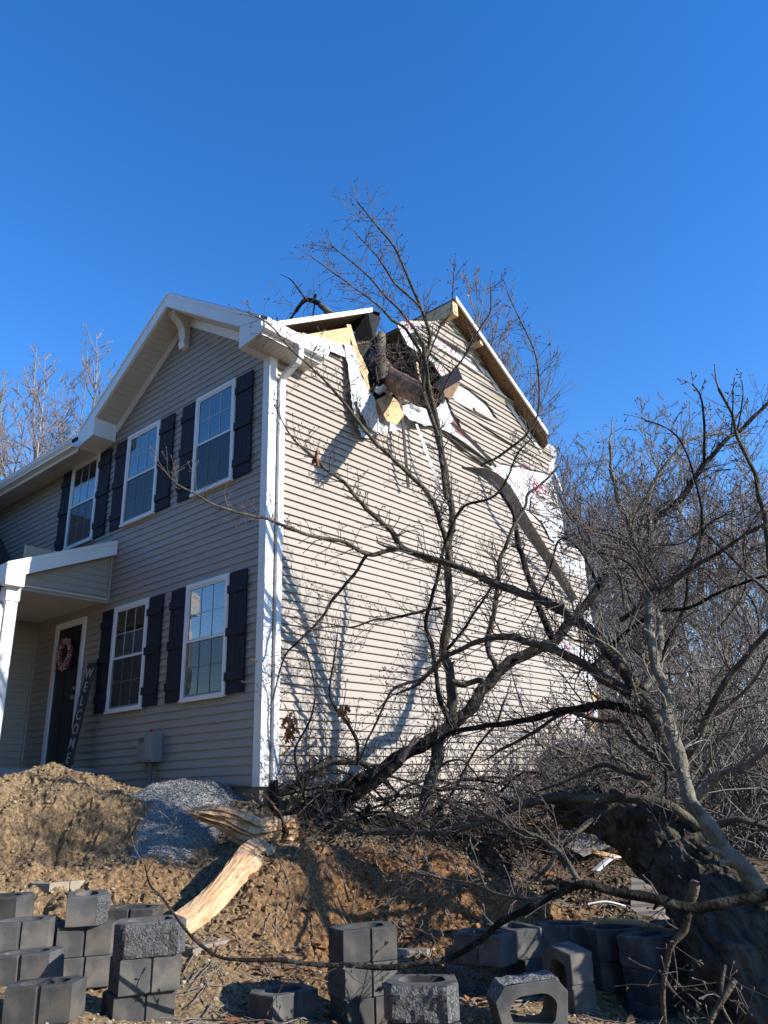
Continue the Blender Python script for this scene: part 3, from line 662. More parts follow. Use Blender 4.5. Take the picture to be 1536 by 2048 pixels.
mb = MB(); mb.box(-5.87, PX+.015, -1.40, -.02, 2.49, 2.51); hb(mb, 'porch_ceiling', M['plaster'])
mb = MB(); mb.tube([(-4.55,-1.0,2.489),(-4.55,-1.0,2.47)], [.10,.085], 24); mb.tube([(-4.55,-1.0,2.469),(-4.55,-1.0,2.465)], [.055,.05], 16); hb(mb, 'ceiling_light', M['soffit'])
mb = MB(); mb.box(PX-.16, PX, PY-.16, PY, -.13, 2.47); mb.box(PX-.18, PX+.018, PY-.18, PY+.018, 2.27, 2.47); mb.box(PX-.18, PX+.018, PY-.18, PY+.018, .1, .24)
hb(mb, 'porch_post', M['trim'])
mb = MB(); sqp = [(PX-.30,-1.70,2.55),(PX-.30,-1.70,2.40),(PX-.28,-1.68,2.33),(PX-.12,-1.60,2.22),(PX-.06,-1.575,2.14),(PX-.06,-1.57,.1)]
square_pipe(mb, sqp, .08, .06); hb(mb, 'downspout', M['trim'])
mb = MB(); mb.tube([(PX-.06,-1.6,.12),(PX-.05,-1.66,.02),(PX+.0,-1.8,-.06)], [.05,.05,.05], 12); hb(mb, 'drain_pipe', M['corr'])
mb = MB(); mb.box(-5.87, -3.58, -1.55, -.02, -.35, .08); hb(mb, 'porch_slab', M['slab'])
# garage wing at the left
wp = [(-3.0, -.2), (-.02, -.2), (-.02, 2.5), (-3.0, 2.5)]
o = siding('wing_wall', -1, 27, -.0995, wp, [], lambda u, z, off: (-5.88+off, u, z), None, seams=False); o.parent = house; o.location = (0, 0, .4)
mb = MB(); mb.box(-5.90, -5.885, -3, -.02, -.3, 3.0); mb.box(-5.878, -5.845, -.055, -.018, .08, 2.49); hb(mb, 'wing_corner', M['siding'])
mb = MB(); mb.prism([(-6.73,-2.6,3.36),(-9.4,-2.6,5.84),(-9.4,-2.6,3.36)], (0,2.55,0)); hb(mb, 'wing_roof', M['shingle'])

# things on the front wall -------------------------------------------------
ub = thing('utility_box', 'grey plastic utility box with a green tag and conduit on the front wall', 'utility box', (-2.12, -.02, .1))
mb = MB(); mb.box(-.27, -.01, -.10, -.002, 0, .34); mb.box(.0, .25, -.15, -.002, .0, .38); mb.box(-.27+.01, -.02, -.108, -.10, .01, .33); mb.box(.012, .238, -.162, -.15, .02, .36)
ub.scale = (.82, 1, .95); o = mb.build('box', M['greybox'], ub); bv = o.modifiers.new('b', 'BEVEL'); bv.width = .008; bv.segments = 2
mb = MB(); mb.box(-.24, -.07, -.1105, -.108, .26, .32); mb.build('green_tag', M['green'], ub)
mb = MB(); mb.tube([(.05,-.08,.38),(.05,-.08,.43)], [.022,.018], 12); mb.build('red_cap', M['red'], ub)
mb = MB(); mb.tube([(.06,-.06,.0),(.06,-.06,-.50)], [.03,.03], 12); mb.tube([(.06,-.06,.01),(.06,-.06,-.05)], [.04,.04], 12); mb.build('conduit', M['conduit'], ub)
db = thing('lock_box', 'small black key lock box hanging beside the front door', 'lock box', (-4.10, -.02, .98))
mb = MB(); mb.box(-.04, .04, -.05, -.002, 0, .13); o = mb.build('box', M['door'], db); bv = o.modifiers.new('b', 'BEVEL'); bv.width = .006
mb = MB(); mb.tube([(-.025,-.025,.13),(-.025,-.025,.17),(0,-.025,.19),(.025,-.025,.17),(.025,-.025,.13)], [.005]*5, 6); mb.build('shackle', M['metal'], db)
wr = thing('door_wreath', 'round pink flower wreath hanging on the dark front door', 'wreath', (-4.66, -.09, 1.80))
mb = MB(); mb.tube([(.155*math.cos(t*.2618)*1.0, 0, .20*math.sin(t*.2618)) for t in range(25)], [.03]*25, 8); mb.build('ring', M['twig'], wr)
mb = MB(); rnd = random.Random(3)
for i in range(620):
    t = rnd.uniform(0, 2*math.pi); r = .160+rnd.gauss(0, .020); c = Vector((r*math.cos(t), rnd.gauss(-.02, .016), r*1.27*math.sin(t)))
    n = Vector((rnd.gauss(0,1), rnd.gauss(-1,1), rnd.gauss(0,1))).normalized(); u = n.orthogonal().normalized(); v = n.cross(u); s = rnd.uniform(.009, .018)
    mb.add([tuple(c+u*s), tuple(c+v*s+n*.006), tuple(c-u*s), tuple(c-v*s+n*.006)], [(0,1,2,3)])
mb.build('flowers', M['pink'], wr)
sg = thing('welcome_sign', 'tall weathered wooden board lettered WELCOME leaning beside the front door', 'sign', (-3.83, -.30, .08), (-math.atan2(.20, 1.5), math.atan2(.06, 1.5), 0))
mb = MB()
for i in range(3): mb.box(-.115+i*.077, -.115+i*.077+.075, -.012, .008, 0, 1.50)
o = mb.build('board', M['oldwood'], sg)
mb = MB()
for i, ch in enumerate('WELCOME'):
    vs, fs = text_mesh(ch, .21, .002, .6); wdt = max(v[0] for v in vs)+min(v[0] for v in vs)
    mb.add([(v[0]-wdt/2, -.016-v[2], v[1]+1.27-i*.20) for v in vs], fs)
mb.build('lettering', M['letter'], sg)
# vent pipe by the side wall
vp = thing('vent_pipe', 'short white plastic pipe standing against the side wall near the corner', 'pipe', (.09, 1.0, -.8))
mb = MB(); b_ = onp(628,1592,0,.12); t_ = onp(622,1526,0,.12)
vp.location = (.12, b_.y, b_.z)
mb.tube([(0,0,-.3),(0,0,t_.z-b_.z)], [.03,.03], 12); mb.build('pipe', M['pvc'], vp)
mb = MB(); mb.tube([(0,0,t_.z-b_.z-.03),(0,0,t_.z-b_.z+.02),(.03,0,t_.z-b_.z+.05)], [.038,.038,.036], 12); mb.build('elbow', M['pvc'], vp)

# ================================================================== GROUND
BH = .2032
PTS = []          # (x, y, z)
for px, py, d in ((0,2048,4.5),(300,2048,4.7),(600,2048,4.9),(900,2048,4.8),(1200,2048,4.9),(1536,2048,4.9),(430,1950,5.6),(600,1960,5.7),(20,1830,6.2),(150,1850,6.2),
                  (60,1735,7.0),(30,1705,7.55),(110,1700,7.65),(200,1705,7.6),(270,1715,7.5),(20,1632,7.85),(110,1625,7.95),(200,1622,8.0),(290,1632,8.0),(340,1655,7.95),(60,1590,8.4),(230,1588,8.6),(150,1752,6.9),(240,1765,6.85),(120,1533,9.0),(70,1548,8.8),(180,1552,9.0),(0,1585,8.4),(330,1578,8.8),(280,1592,8.6),(440,1590,9),(480,1612,9.1),
                  (400,1700,7.6),(300,1730,7.2),(420,1790,6.8),(480,1880,6.2),(350,1860,6.3),(500,1752,6.9),(560,1735,7.0),(650,1722,7.1),(850,1725,7.3),(930,1735,7.3),(985,1790,6.9),(700,1830,6.75),(850,1862,6.5),(1020,1860,6.55),(600,1880,6.4),
                  (600,1700,7.9),(900,1700,8.3),(700,1650,8.6),(1000,1650,10),(1060,1790,8.0),(1150,1860,6.9),(1250,1830,7.4),(1350,1800,7.9),(1200,1720,9.2),(1400,1700,10.5),(1480,1990,5.2)):
    v = at(px, py, d); PTS.append(tuple(v))
PTS += [(0.05,-.05,-.46),(-1,-.02,-.38),(-3.4,-.02,-.26),(-2.5,-.7,-.20),(-4.2,-1.7,-.15),(-6,-2.5,-.3),(-3.2,-2.6,-.35),(.3,1,-.66),(.3,3,-.8),(.3,5,-.85),(.3,8.5,-.9),(7,-6,-1.75),(3,-8,-1.8),(-2,-7,-1.5),(-8,-8,-1.2),(9,-1,-1.85),(9,6,-1.7),(6,4,-1.65),
        (4,12,-1.4),(0,14,-1.1),(-6,14,-1.0),(-12,4,-.8),(14,14,-1.7),(14,-10,-2.0),(-5,26,-1.2),(-12,-14,-1.6)]
for px, py, d, n in ((300,1838,5.15,3),(95,1962,4.72,1),(58,1902,5.25,1),(45,1838,5.6,2),(5,1790,6.0,1),(176,1786,5.95,3),(268,1812,6.4,1),(726,1850,5.35,3),(563,1978,5.25,1),(848,1958,4.75,2),(972,1863,5.85,2),(1030,1850,6.15,2),
                     (1130,1845,6.2,2),(1225,1852,5.95,2),(1300,1866,5.7,3),(1355,1842,6.5,2),(1402,1912,5.85,2)):
    v = at(px, py, d); PTS.append((v.x, v.y, v.z-BH*n+.015))
PA = np.array(PTS)
def kern(r): return r
D = np.sqrt(((PA[:, None, :2]-PA[None, :, :2])**2).sum(2))
A_ = np.block([[kern(D)+np.eye(len(PA))*.12, np.ones((len(PA), 1))], [np.ones((1, len(PA))), np.zeros((1, 1))]])
CO = np.linalg.solve(A_, np.append(PA[:, 2], 0))
def gh_arr(X, Y):
    r = np.sqrt((X[:, None]-PA[None, :, 0])**2+(Y[:, None]-PA[None, :, 1])**2)
    z = kern(r)@CO[:-1]+CO[-1]
    far = np.clip((np.sqrt((X-1)**2+(Y-1)**2)-16)/20, 0, 1)
    return z*(1-far)+(-1.1)*far
def gh0(x, y): return float(gh_arr(np.array([x]), np.array([y]))[0])
def dp_(x, y): return x*.659-y*.752
def lt_(x, y): return x*.752+y*.659
def gdetail(x, y):
    d = math.hypot(x-1.5, y+.5)
    if d > 14: return 0.0
    k = 1.0
    # near foreground is smooth trodden gravel, the banks are cloddy
    b = .25+.75*min(1, max(0, (2.55-(x*.659-y*.752))/.9)) if True else 1
    if x < .0 and y > -.5: b *= .4
    r1 = 1-2*abs(mnoise.noise(Vector((x*2.3, y*2.3, 9)))); sc = math.exp(-((dp_(x,y)-1.95)/.45)**2)*(1 if lt_(x,y) < -.55 else 0); n = .03*fbm(x*1.7, y*1.7, 1, 3)+.11*sc*fbm(x*3.3, y*3.3, 8, 4)+.10*b*(r1-.6)*(.5+mnoise.noise(Vector((x*.9, y*.9, 2))))+.05*b*fbm(x*4.1, y*4.1, 4, 4)+.022*b*fbm(x*13, y*13, 2, 3)+.006*mnoise.noise(Vector((x*40, y*40, 0)))
    return n
def ground_z(x, y): return gh0(x, y)+gdetail(x, y)
def axis(a, b, step, far):
    c = list(np.arange(a, b, step)); s = step; lo, hi = a, b
    L_, H_ = [], []
    while lo > -far: s *= 1.18; lo -= s; L_.append(lo)
    s = step
    while hi < far: s *= 1.18; hi += s; H_.append(hi)
    return np.array(L_[::-1]+c+H_)
gx = axis(-3.6, 5.9, .026, 400); gy = axis(-4.0, 3.2, .026, 400)
XX, YY = np.meshgrid(gx, gy); xf, yf = XX.ravel(), YY.ravel()
zf = np.concatenate([gh_arr(xf[i:i+20000], yf[i:i+20000]) for i in range(0, len(xf), 20000)])
zf = zf+np.array([gdetail(x, y) for x, y in zip(xf, yf)])
jr_ = np.random.default_rng(8); near = (np.abs(xf-1.2) < 5.2) & (np.abs(yf+.4) < 3.9)
bk = np.clip((2.75-(xf*.659-yf*.752))/.8, 0, 1)
zf = zf+np.where(near, jr_.normal(0, 1, len(xf))*(.0035+.0075*bk), 0); xj = np.where(near, jr_.uniform(-.009, .009, len(xf)), 0); yj = np.where(near, jr_.uniform(-.009, .009, len(xf)), 0)
nx, ny = len(gx), len(gy)
me = bpy.data.meshes.new('ground'); me.vertices.add(len(xf)); me.vertices.foreach_set('co', np.stack([xf+xj, yf+yj, zf], 1).ravel())
ii = (np.arange(ny-1)[:, None]*nx+np.arange(nx-1)[None, :]).ravel()
fc = np.stack([ii, ii+1, ii+nx+1, ii+nx], 1)
me.loops.add(fc.size); me.loops.foreach_set('vertex_index', fc.ravel()); me.polygons.add(len(fc)); me.polygons.foreach_set('loop_start', np.arange(0, fc.size, 4))
me.polygons.foreach_set('use_smooth', ~near[fc[:, 0]])
me.update(calc_edges=True); me.materials.append(M['ground'])
def smooth01(a): return np.clip(a, 0, 1)
# clay on the cut bank in the middle, litter around the fallen logs and the woods
dep = xf*.659-yf*.752                                  # towards the camera
lat = xf*.752+yf*.659
nz1 = np.array([mnoise.noise(Vector((x*1.3, y*1.3, 7))) if abs(x) < 12 and abs(y) < 12 else 0 for x, y in zip(xf, yf)])
clay = smooth01(1.6-np.abs(lat-1.9)/1.3+nz1*.6)*smooth01((2.9-dep)/.4)*smooth01((dep-.4)/.5)
clay = np.maximum(clay, smooth01(.35+nz1)*smooth01((.2-lat)/.6)*smooth01((dep-.2)/.5)*smooth01((3-dep)/.5)*.5)
lit = smooth01(1-(dep-.2)/.7+nz1*.4)*smooth01((lat-.2)/.6)+smooth01((lat-3.1)/.6)*smooth01((2.2-dep)/.5)
lit = smooth01(lit); lit[(np.hypot(xf, yf) > 9)] = .9
lit = lit*(1-smooth01((-.3-lat)/.5))
a = me.attributes.new('clay', 'FLOAT', 'POINT'); a.data.foreach_set('value', clay.astype(np.float32))
a = me.attributes.new('litter', 'FLOAT', 'POINT'); a.data.foreach_set('value', lit.astype(np.float32))
ground = bpy.data.objects.new('ground', me); COL.objects.link(ground); ground['kind'] = 'structure'

# gravel heap by the house corner
GOUT = [(250,1592),(300,1577),(360,1583),(440,1598),(482,1624),(466,1648),(430,1690),(380,1712),(345,1726),(300,1715),(262,1670),(300,1640),(262,1612)]
GD = [8.7,8.8,8.9,9.0,8.9,8.5,7.8,7.5,7.3,7.3,7.6,8.0,8.4]
gpoly = [(lambda v: (v.x, v.y))(at(p[0], p[1], d)) for p, d in zip(GOUT, GD)]
def inside(x, y, poly):
    c = False; n = len(poly)
    for i in range(n):
        x0, y0 = poly[i]; x1, y1 = poly[(i+1) % n]
        if (y0 > y) != (y1 > y) and x < (x1-x0)*(y-y0)/(y1-y0)+x0: c = not c
    return c
def dedge(x, y, poly):
    m = 9; n = len(poly)
    for i in range(n):
        x0, y0 = poly[i]; x1, y1 = poly[(i+1) % n]; dx, dy = x1-x0, y1-y0
        t = max(0, min(1, ((x-x0)*dx+(y-y0)*dy)/(dx*dx+dy*dy))); m = min(m, math.hypot(x-x0-t*dx, y-y0-t*dy))
    return m
grr = random.Random(6); mb = MB(); g0x = min(p[0] for p in gpoly)-.15; g1x = max(p[0] for p in gpoly)+.15; g0y = min(p[1] for p in gpoly)-.15; g1y = max(p[1] for p in gpoly)+.15
st = .022; NXg = int((g1x-g0x)/st); NYg = int((g1y-g0y)/st); idx = {}
for j in range(NYg):
    for i in range(NXg):
        x, y = g0x+i*st, g0y+j*st
        s = dedge(x, y, gpoly)*(1 if inside(x, y, gpoly) else -1)+.09*mnoise.noise(Vector((x*4, y*4, 3)))
        if s < -.05: continue
        idx[(i, j)] = len(mb.v)
        mb.v.append((x, y, gh0(x, y)+.5*gdetail(x, y)+min(.11, s*.42)+.012*mnoise.noise(Vector((x*5, y*5, 0)))+.006*mnoise.noise(Vector((x*38, y*38, 0)))+grr.gauss(0, .0055)))
for (i, j), a in list(idx.items()):
    q = [idx.get((i+1, j)), idx.get((i+1, j+1)), idx.get((i, j+1))]
    if None not in q: mb.f.append((a, *q)); mb.m.append(0)
gvl = mb.build('gravel_heap', M['gravel'], None, False, 'structure')

# loose stones (uncountable)
ROCKS = []
for s in range(5):
    bm = bmesh.new(); bmesh.ops.create_icosphere(bm, subdivisions=1, radius=1)
    for v in bm.verts: v.co *= 1+.35*mnoise.noise(v.co*1.7+Vector((s*9, 0, 0)))
    ROCKS.append(([v.co.copy() for v in bm.verts], [tuple(v.index for v in f.verts) for f in bm.faces])); bm.free()
def scatter(name, n, fn, smin, smax, m, seed):
    rnd = random.Random(seed); mb = MB(); c = 0
    while c < n:
        r = fn(rnd)
        if r is None: continue
        x, y, z = r; vs, fs = rnd.choice(ROCKS); s = smin+(smax-smin)*rnd.random()**3; a = rnd.uniform(0, 6.28); ca, sa = math.cos(a), math.sin(a); sx, sy, sz = s*rnd.uniform(.7,1.2), s*rnd.uniform(.7,1.2), s*rnd.uniform(.5,.9)
        b = len(mb.v)
        for v in vs: X, Y = v.x*sx, v.y*sy; mb.v.append((x+X*ca-Y*sa, y+X*sa+Y*ca, z+v.z*sz+s*.25))
        for f in fs: mb.f.append((b+f[0], b+f[1], b+f[2])); mb.m.append(0)
        c += 1
    return mb.build(name, m, None, False, 'stuff')
def pick_ground(rnd):
    px, py = rnd.uniform(-150, 1650), 2100-(500*rnd.random()**1.0)
    d = 4.4+rnd.random()*4.6
    v = at(px, py, d)
    if v.x < 0 and v.y > -.1: return None
    return v.x, v.y, ground_z(v.x, v.y)
scatter('stones', 5000, pick_ground, .004, .022, M['stone'], 1)
def pick_bank(rnd):
    v = at(rnd.uniform(-100, 1250), rnd.uniform(1530, 1960), 5.8+rnd.random()*3.2)
    if v.x < 0 and v.y > -.1: return None
    if inside(v.x, v.y, gpoly): return None
    return v.x, v.y, ground_z(v.x, v.y)
scatter('dirt_clods', 9000, pick_bank, .004, .026, M['ground'], 6)
def pick_gravel(rnd):
    x, y = rnd.uniform(g0x, g1x), rnd.uniform(g0y, g1y)
    i, j = int((x-g0x)/st), int((y-g0y)/st)
    if (i, j) not in idx: return None
    return x, y, mb_g[idx[(i, j)]][2]
mb_g = mb.v if False else [tuple(v.co) for v in gvl.data.vertices]
scatter('gravel', 9000, pick_gravel, .006, .013, M['gravel'], 2)

# ================================================================== BLOCKS
BH = .2032
def round_poly(pts, r, n=3):
    out = []; k = len(pts)
    for i in range(k):
        p = Vector((*pts[i], 0)); a = (Vector((*pts[i-1], 0))-p); b = (Vector((*pts[(i+1) % k], 0))-p)
        la, lb = a.length, b.length; a.normalize(); b.normalize(); rr = min(r, la*.45, lb*.45)
        p0, p1 = p+a*rr, p+b*rr
        for j in range(n+1): t = j/n; q = p0*(1-t)**2+p*2*t*(1-t)+p1*t*t; out.append((q.x, q.y))
    return out
def make_block(seed, mats=('block', 'block_rough')):
    rnd = random.Random(seed)
    outer = [(-.19,-.15),(-.014,-.15),(-.010,-.138),(.010,-.138),(.014,-.15),(.19,-.15),(.228,.06)]
    front = []; n = 14
    base_f = [(.228,.06),(.165,.135),(-.165,.135),(-.228,.06)]
    for i in range(3):
        a, b = base_f[i], base_f[i+1]; m = (4, 12, 4)[i]
        for j in range(m): t = j/m; front.append((a[0]+(b[0]-a[0])*t, a[1]+(b[1]-a[1])*t))
    front.append(base_f[-1])
    core = round_poly([(-.12,-.095),(.12,-.095),(.155,.02),(.09,.072),(-.09,.072),(-.155,.02)], .04)
    H = BH-.002; z1 = H
    ring = outer[:-1]+front                 # ccw loop
    mb = MB(); no, nc = len(ring), len(core)
    ch = .006
    def inset(r, d):
        c = []; 
        for (x, y) in r: l = math.hypot(x, y); c.append((x*(1-d/l), y*(1-d/l)))
        return c
    ring = [(x*(1+.012*mnoise.noise(Vector((x*25, y*25, seed)))), y*(1+.012*mnoise.noise(Vector((x*25, y*25, seed+5))))) for x, y in ring]
    L0, L1, L2, L3 = [(x,y,0) for x,y in ring], [(x,y,ch) for x,y in ring], [(x,y,H-ch) for x,y in ring], [(x,y,H) for x,y in inset(ring, ch)]
    mb.v += L1+L2+L3+[(x,y,0) for x,y in inset(ring, ch)]
    nf0 = len(outer)-1
    for i in range(no):
        j = (i+1) % no
        if not (nf0 <= i < no-1): mb.f.append((i, j, no+j, no+i)); mb.m.append(0)
        mb.f.append((no+i, no+j, 2*no+j, 2*no+i)); mb.m.append(0)
        mb.f.append((3*no+i, 3*no+j, j, i)); mb.m.append(0)
    b = len(mb.v); mb.v += [(x,y,H) for x,y in core]+[(x*.93,y*.93,0) for x,y in core]
    for i in range(nc): j = (i+1) % nc; mb.f.append((b+j, b+i, b+nc+i, b+nc+j)); mb.m.append(0)
    # top and bottom annulus via angular zipper
    def annulus(ia, pa, ib, pb):
        ang = lambda p: math.atan2(p[1], p[0])
        A = sorted(range(len(pa)), key=lambda k: ang(pa[k])); B = sorted(range(len(pb)), key=lambda k: ang(pb[k]))
        i = j = 0; na, nb = len(A), len(B)
        while i < na or j < nb:
            a0, a1 = A[i % na], A[(i+1) % na]; b0, b1 = B[j % nb], B[(j+1) % nb]
            ta = ang(pa[a1])+(2*math.pi if i+1 >= na else 0); tb = ang(pb[b1])+(2*math.pi if j+1 >= nb else 0)
            if (ta <= tb and i < na) or j >= nb: mb.f.append((ia+a0, ia+a1, ib+b0)); i += 1
            else: mb.f.append((ia+a0, ib+b1, ib+b0)); j += 1
            mb.m.append(0)
    annulus(2*no, inset(ring, ch), b, core); annulus(3*no, inset(ring, ch), b+nc, core)
    body = mb.build('block_body', M[mats[0]])
    # split face
    mf = MB(); m = 9; k = len(front); o3 = Vector((seed*3.1, seed*1.7, 0))
    for r in range(m+1):
        z = ch+(H-2*ch)*r/m
        for i, (x, y) in enumerate(front):
            e = min(1, min(i, k-1-i)/2)*(.35 if r in (0, m) else 1)
            d = e*(.012+.020*mnoise.noise(Vector((x*9, z*11, y*9))+o3)+.012*mnoise.noise(Vector((x*35, z*35, y*35))+o3))
            nxv, nyv = x*.3, 1.0; l = math.hypot(nxv, nyv); mf.v.append((x+nxv/l*d, y+nyv/l*d, z))
    for r in range(m):
        for i in range(k-1): a = r*k+i; mf.f.append((a, a+k, a+k+1, a+1)); mf.m.append(0)
    sf = mf.build('split_face', M[mats[1]])
    return body, sf
PROTO = {}
def place_block(kind, label, loc, yaw=0, tilt=(0, 0), name='retaining_block', group=None, cat='concrete block', mtx=None):
    if kind not in PROTO:
        t, sd_ = kind; PROTO[kind] = make_block(sd_, ('block','block_rough') if t == 'c' else ('tanblock','tan_rough')); new = True
        body, sf = PROTO[kind]
    else:
        body, sf = [o.copy() for o in PROTO[kind]]
        for o in (body, sf): COL.objects.link(o)
    e = thing(name, label, cat, group=group)
    if mtx is None: e.location = loc; e.rotation_euler = (rad(tilt[0]), rad(tilt[1]), yaw)
    else: e.matrix_world = Matrix.Translation(loc) @ mtx
    body.parent = e; sf.parent = e
    return e
def stack(px, py, d, turns, labels, kind='c', off=None, group='charcoal retaining wall blocks on the ground'):
    """px,py,d: centre of the top surface; turns: degrees per level from the top"""
    top = at(px, py, d)
    for i, (a, lb) in enumerate(zip(turns, labels)):
        ox, oy = (off[i] if off else (0, 0))
        jr = random.Random(int(px*7+i)); place_block((kind, (i+int(px)) % 4), lb, (top.x+ox+jr.uniform(-.012,.012), top.y+oy+jr.uniform(-.012,.012), top.z-BH*(i+1)), rad(41.2+a+jr.uniform(-4,4)), (jr.uniform(-2.5,2.5), jr.uniform(-2.5,2.5)) if len(turns) == 1 else (0, 0), group=group)
G1 = 'charcoal retaining wall blocks on the ground'
stack(300,1838,5.15,[205,26,28],['charcoal block with rough split face, topmost of the tall three-block stack at left','charcoal block in the middle of the tall three-block stack at left','charcoal block at the bottom of the tall three-block stack at left'], off=[(0,0),(-.02,.0),(-.05,.0)])
stack(95,1962,4.72,[8],['nearest low charcoal block in the bottom left corner, open core facing up'])
stack(58,1902,5.25,[6],['charcoal hollow block directly behind the nearest bottom-left block'])
stack(45,1838,5.6,[25,5],['charcoal block with shadowed open core at the left edge, on another block','charcoal block hidden under the shadowed block at the left edge'])
stack(5,1790,6.0,[-4],['wide charcoal block at the far left edge, farthest of the left group'])
stack(176,1786,5.95,[-72,18,22],['charcoal block with rough right end, on top of the second stack from left','charcoal block in the middle of the second stack from left, half shaded','bottom charcoal block of the second stack from left, partly sunlit'], off=[(0,0),(.03,0),(.03,0)])
stack(268,1812,6.4,[5],['dark charcoal block lying behind the tall left stack against the dirt bank'])
stack(726,1850,5.35,[25,25,27],['charcoal block topmost of the three-block stack in the middle','charcoal block halfway down the middle three-block stack','lowest charcoal block of the middle three-block stack'])
stack(563,1978,5.25,[42],['single charcoal hollow block left of the middle stack'])
stack(848,1958,4.75,[168,175],['charcoal block with rough face to the viewer, in front of the middle stack','charcoal block under the rough-faced block in front of the middle stack'])
stack(972,1863,5.85,[-35,170],['charcoal block with one sunlit face balanced over a gap','rough charcoal block below the sunlit balanced block'], off=[(0,0),(-.1,.0)])
stack(1030,1850,6.15,[-68,-50],['charcoal block with bright rough end just behind the balanced block','charcoal block under the one with the bright rough end'])
stack(1130,1845,6.2,[-10,0],['left block on top of the shaded rear row under the trunk','block under the left end of the shaded rear row'])
stack(1225,1852,5.95,[4,8],['second block along the top of the shaded rear row','lower block in the middle of the shaded rear row'])
stack(1300,1866,5.7,[28,20,24],['third block along the top of the shaded row, nearest the camera','block beneath the third one of the shaded row','lowest block at the nearest corner of the shaded row'])
stack(1355,1842,6.5,[6,4],['last block of the shaded rear row beside the big trunk','lower block at the trunk end of the shaded rear row'])
stack(1402,1912,5.85,[12,10],['block with a sunlit corner on the right-hand pair','lower block of the right-hand pair, in shade'])
stack(1425,1862,6.7,[18,15],['upper light block half hidden behind the big trunk','lower light block half hidden behind the big trunk'], kind='t')
# blocks on their sides: local z (the core) towards the camera, rough side up
def lying(px, py, d, azim, label, roll=0, off=0):
    c = at(px, py, d); a = rad(41.2+azim)
    zax = Vector((math.sin(a), -math.cos(a), 0)); yax = Vector((0, 0, 1)); xax = yax.cross(zax)
    R = Matrix((xax, yax, zax)).transposed().to_4x4() @ Matrix.Rotation(rad(roll), 4, 'Z')
    place_block(('c', 3), label, c, mtx=R, group=G1)
lying(1045, 2000, 4.75, 10, 'charcoal block standing on its side with its hollow core facing the viewer', 4)
lying(1158, 1958, 5.35, -58, 'shaded charcoal block on its side, core turned left, before the rear row', 90)
G2 = 'light tan blocks half buried in the dirt'
for px, py, d, a, lb in ((115,1762,6.75,60,'small tan block half buried in the bank at left'),(405,1880,6.15,50,'tan block with rounded end beside the splintered plank'),
                         (530,1948,5.95,20,'leftmost tan block of the buried row left of the middle stack'),(612,1946,5.95,14,'middle tan block of the buried row'),(680,1944,6.0,190,'right tan block of the buried row next to the middle stack'),
                         (818,1892,6.35,170,'left tan split-face block in the row behind the middle stack'),(885,1882,6.6,172,'right tan split-face block in the row behind the middle stack')):
    stack(px, py, d, [a], [lb], kind='t', group=G2)

# ================================================================== TREES
class TB:                      # fast tube collector
    def __init__(s): s.V = []; s.Q = []; s.n = 0
    def tube(s, P, R, k):
        P = np.asarray(P, float); R = np.asarray(R, float); m = len(P)
        T = np.empty_like(P); T[1:-1] = P[2:]-P[:-2]; T[0] = P[1]-P[0]; T[-1] = P[-1]-P[-2]
        T /= np.linalg.norm(T, axis=1)[:, None]+1e-12
        ref = np.array([.31, .57, .76]) if abs(T[0]@np.array([.31, .57, .76])) < .85 else np.array([.9, -.3, .2])
        A = np.cross(T, ref); A /= np.linalg.norm(A, axis=1)[:, None]+1e-12; B = np.cross(T, A)
        th = np.arange(k)*2*np.pi/k; c, sn = np.cos(th), np.sin(th)
        V = P[:, None, :]+R[:, None, None]*(A[:, None, :]*c[None, :, None]+B[:, None, :]*sn[None, :, None])
        s.V.append(V.reshape(-1, 3))
        i = np.arange(m-1)[:, None]*k; j = np.arange(k)[None, :]; j2 = (j+1) % k
        s.Q.append(np.stack([i+j, i+j2, i+k+j2, i+k+j], -1).reshape(-1, 4)+s.n); s.n += m*k
    def build(s, name, m, parent=None, smooth=True):
        V = np.concatenate(s.V).astype(np.float32); Q = np.concatenate(s.Q).astype(np.int32)
        me = bpy.data.meshes.new(name); me.vertices.add(len(V)); me.vertices.foreach_set('co', V.ravel())
        me.loops.add(Q.size); me.loops.foreach_set('vertex_index', Q.ravel()); me.polygons.add(len(Q)); me.polygons.foreach_set('loop_start', np.arange(0, Q.size, 4))
        if smooth: me.polygons.foreach_set('use_smooth', np.ones(len(Q), bool))
        me.update(calc_edges=True); me.materials.append(m)
        o = bpy.data.objects.new(name, me); COL.objects.link(o)
        if parent: o.parent = parent
        return o
def unit(v): return v/(np.linalg.norm(v)+1e-12)
def wander(rg, p, d, L, n, jit, bend=None):
    P = [p]; d = unit(d)
    for i in range(n):
        d = unit(d+rg.normal(0, jit, 3)+(bend if bend is not None else 0)); P.append(P[-1]+d*L/n)
    return np.array(P)
def side_dir(rg, t, ang):
    r = rg.normal(0, 1, 3); r -= t*(r@t); r = unit(r); return unit(t*math.cos(ang)+r*math.sin(ang))
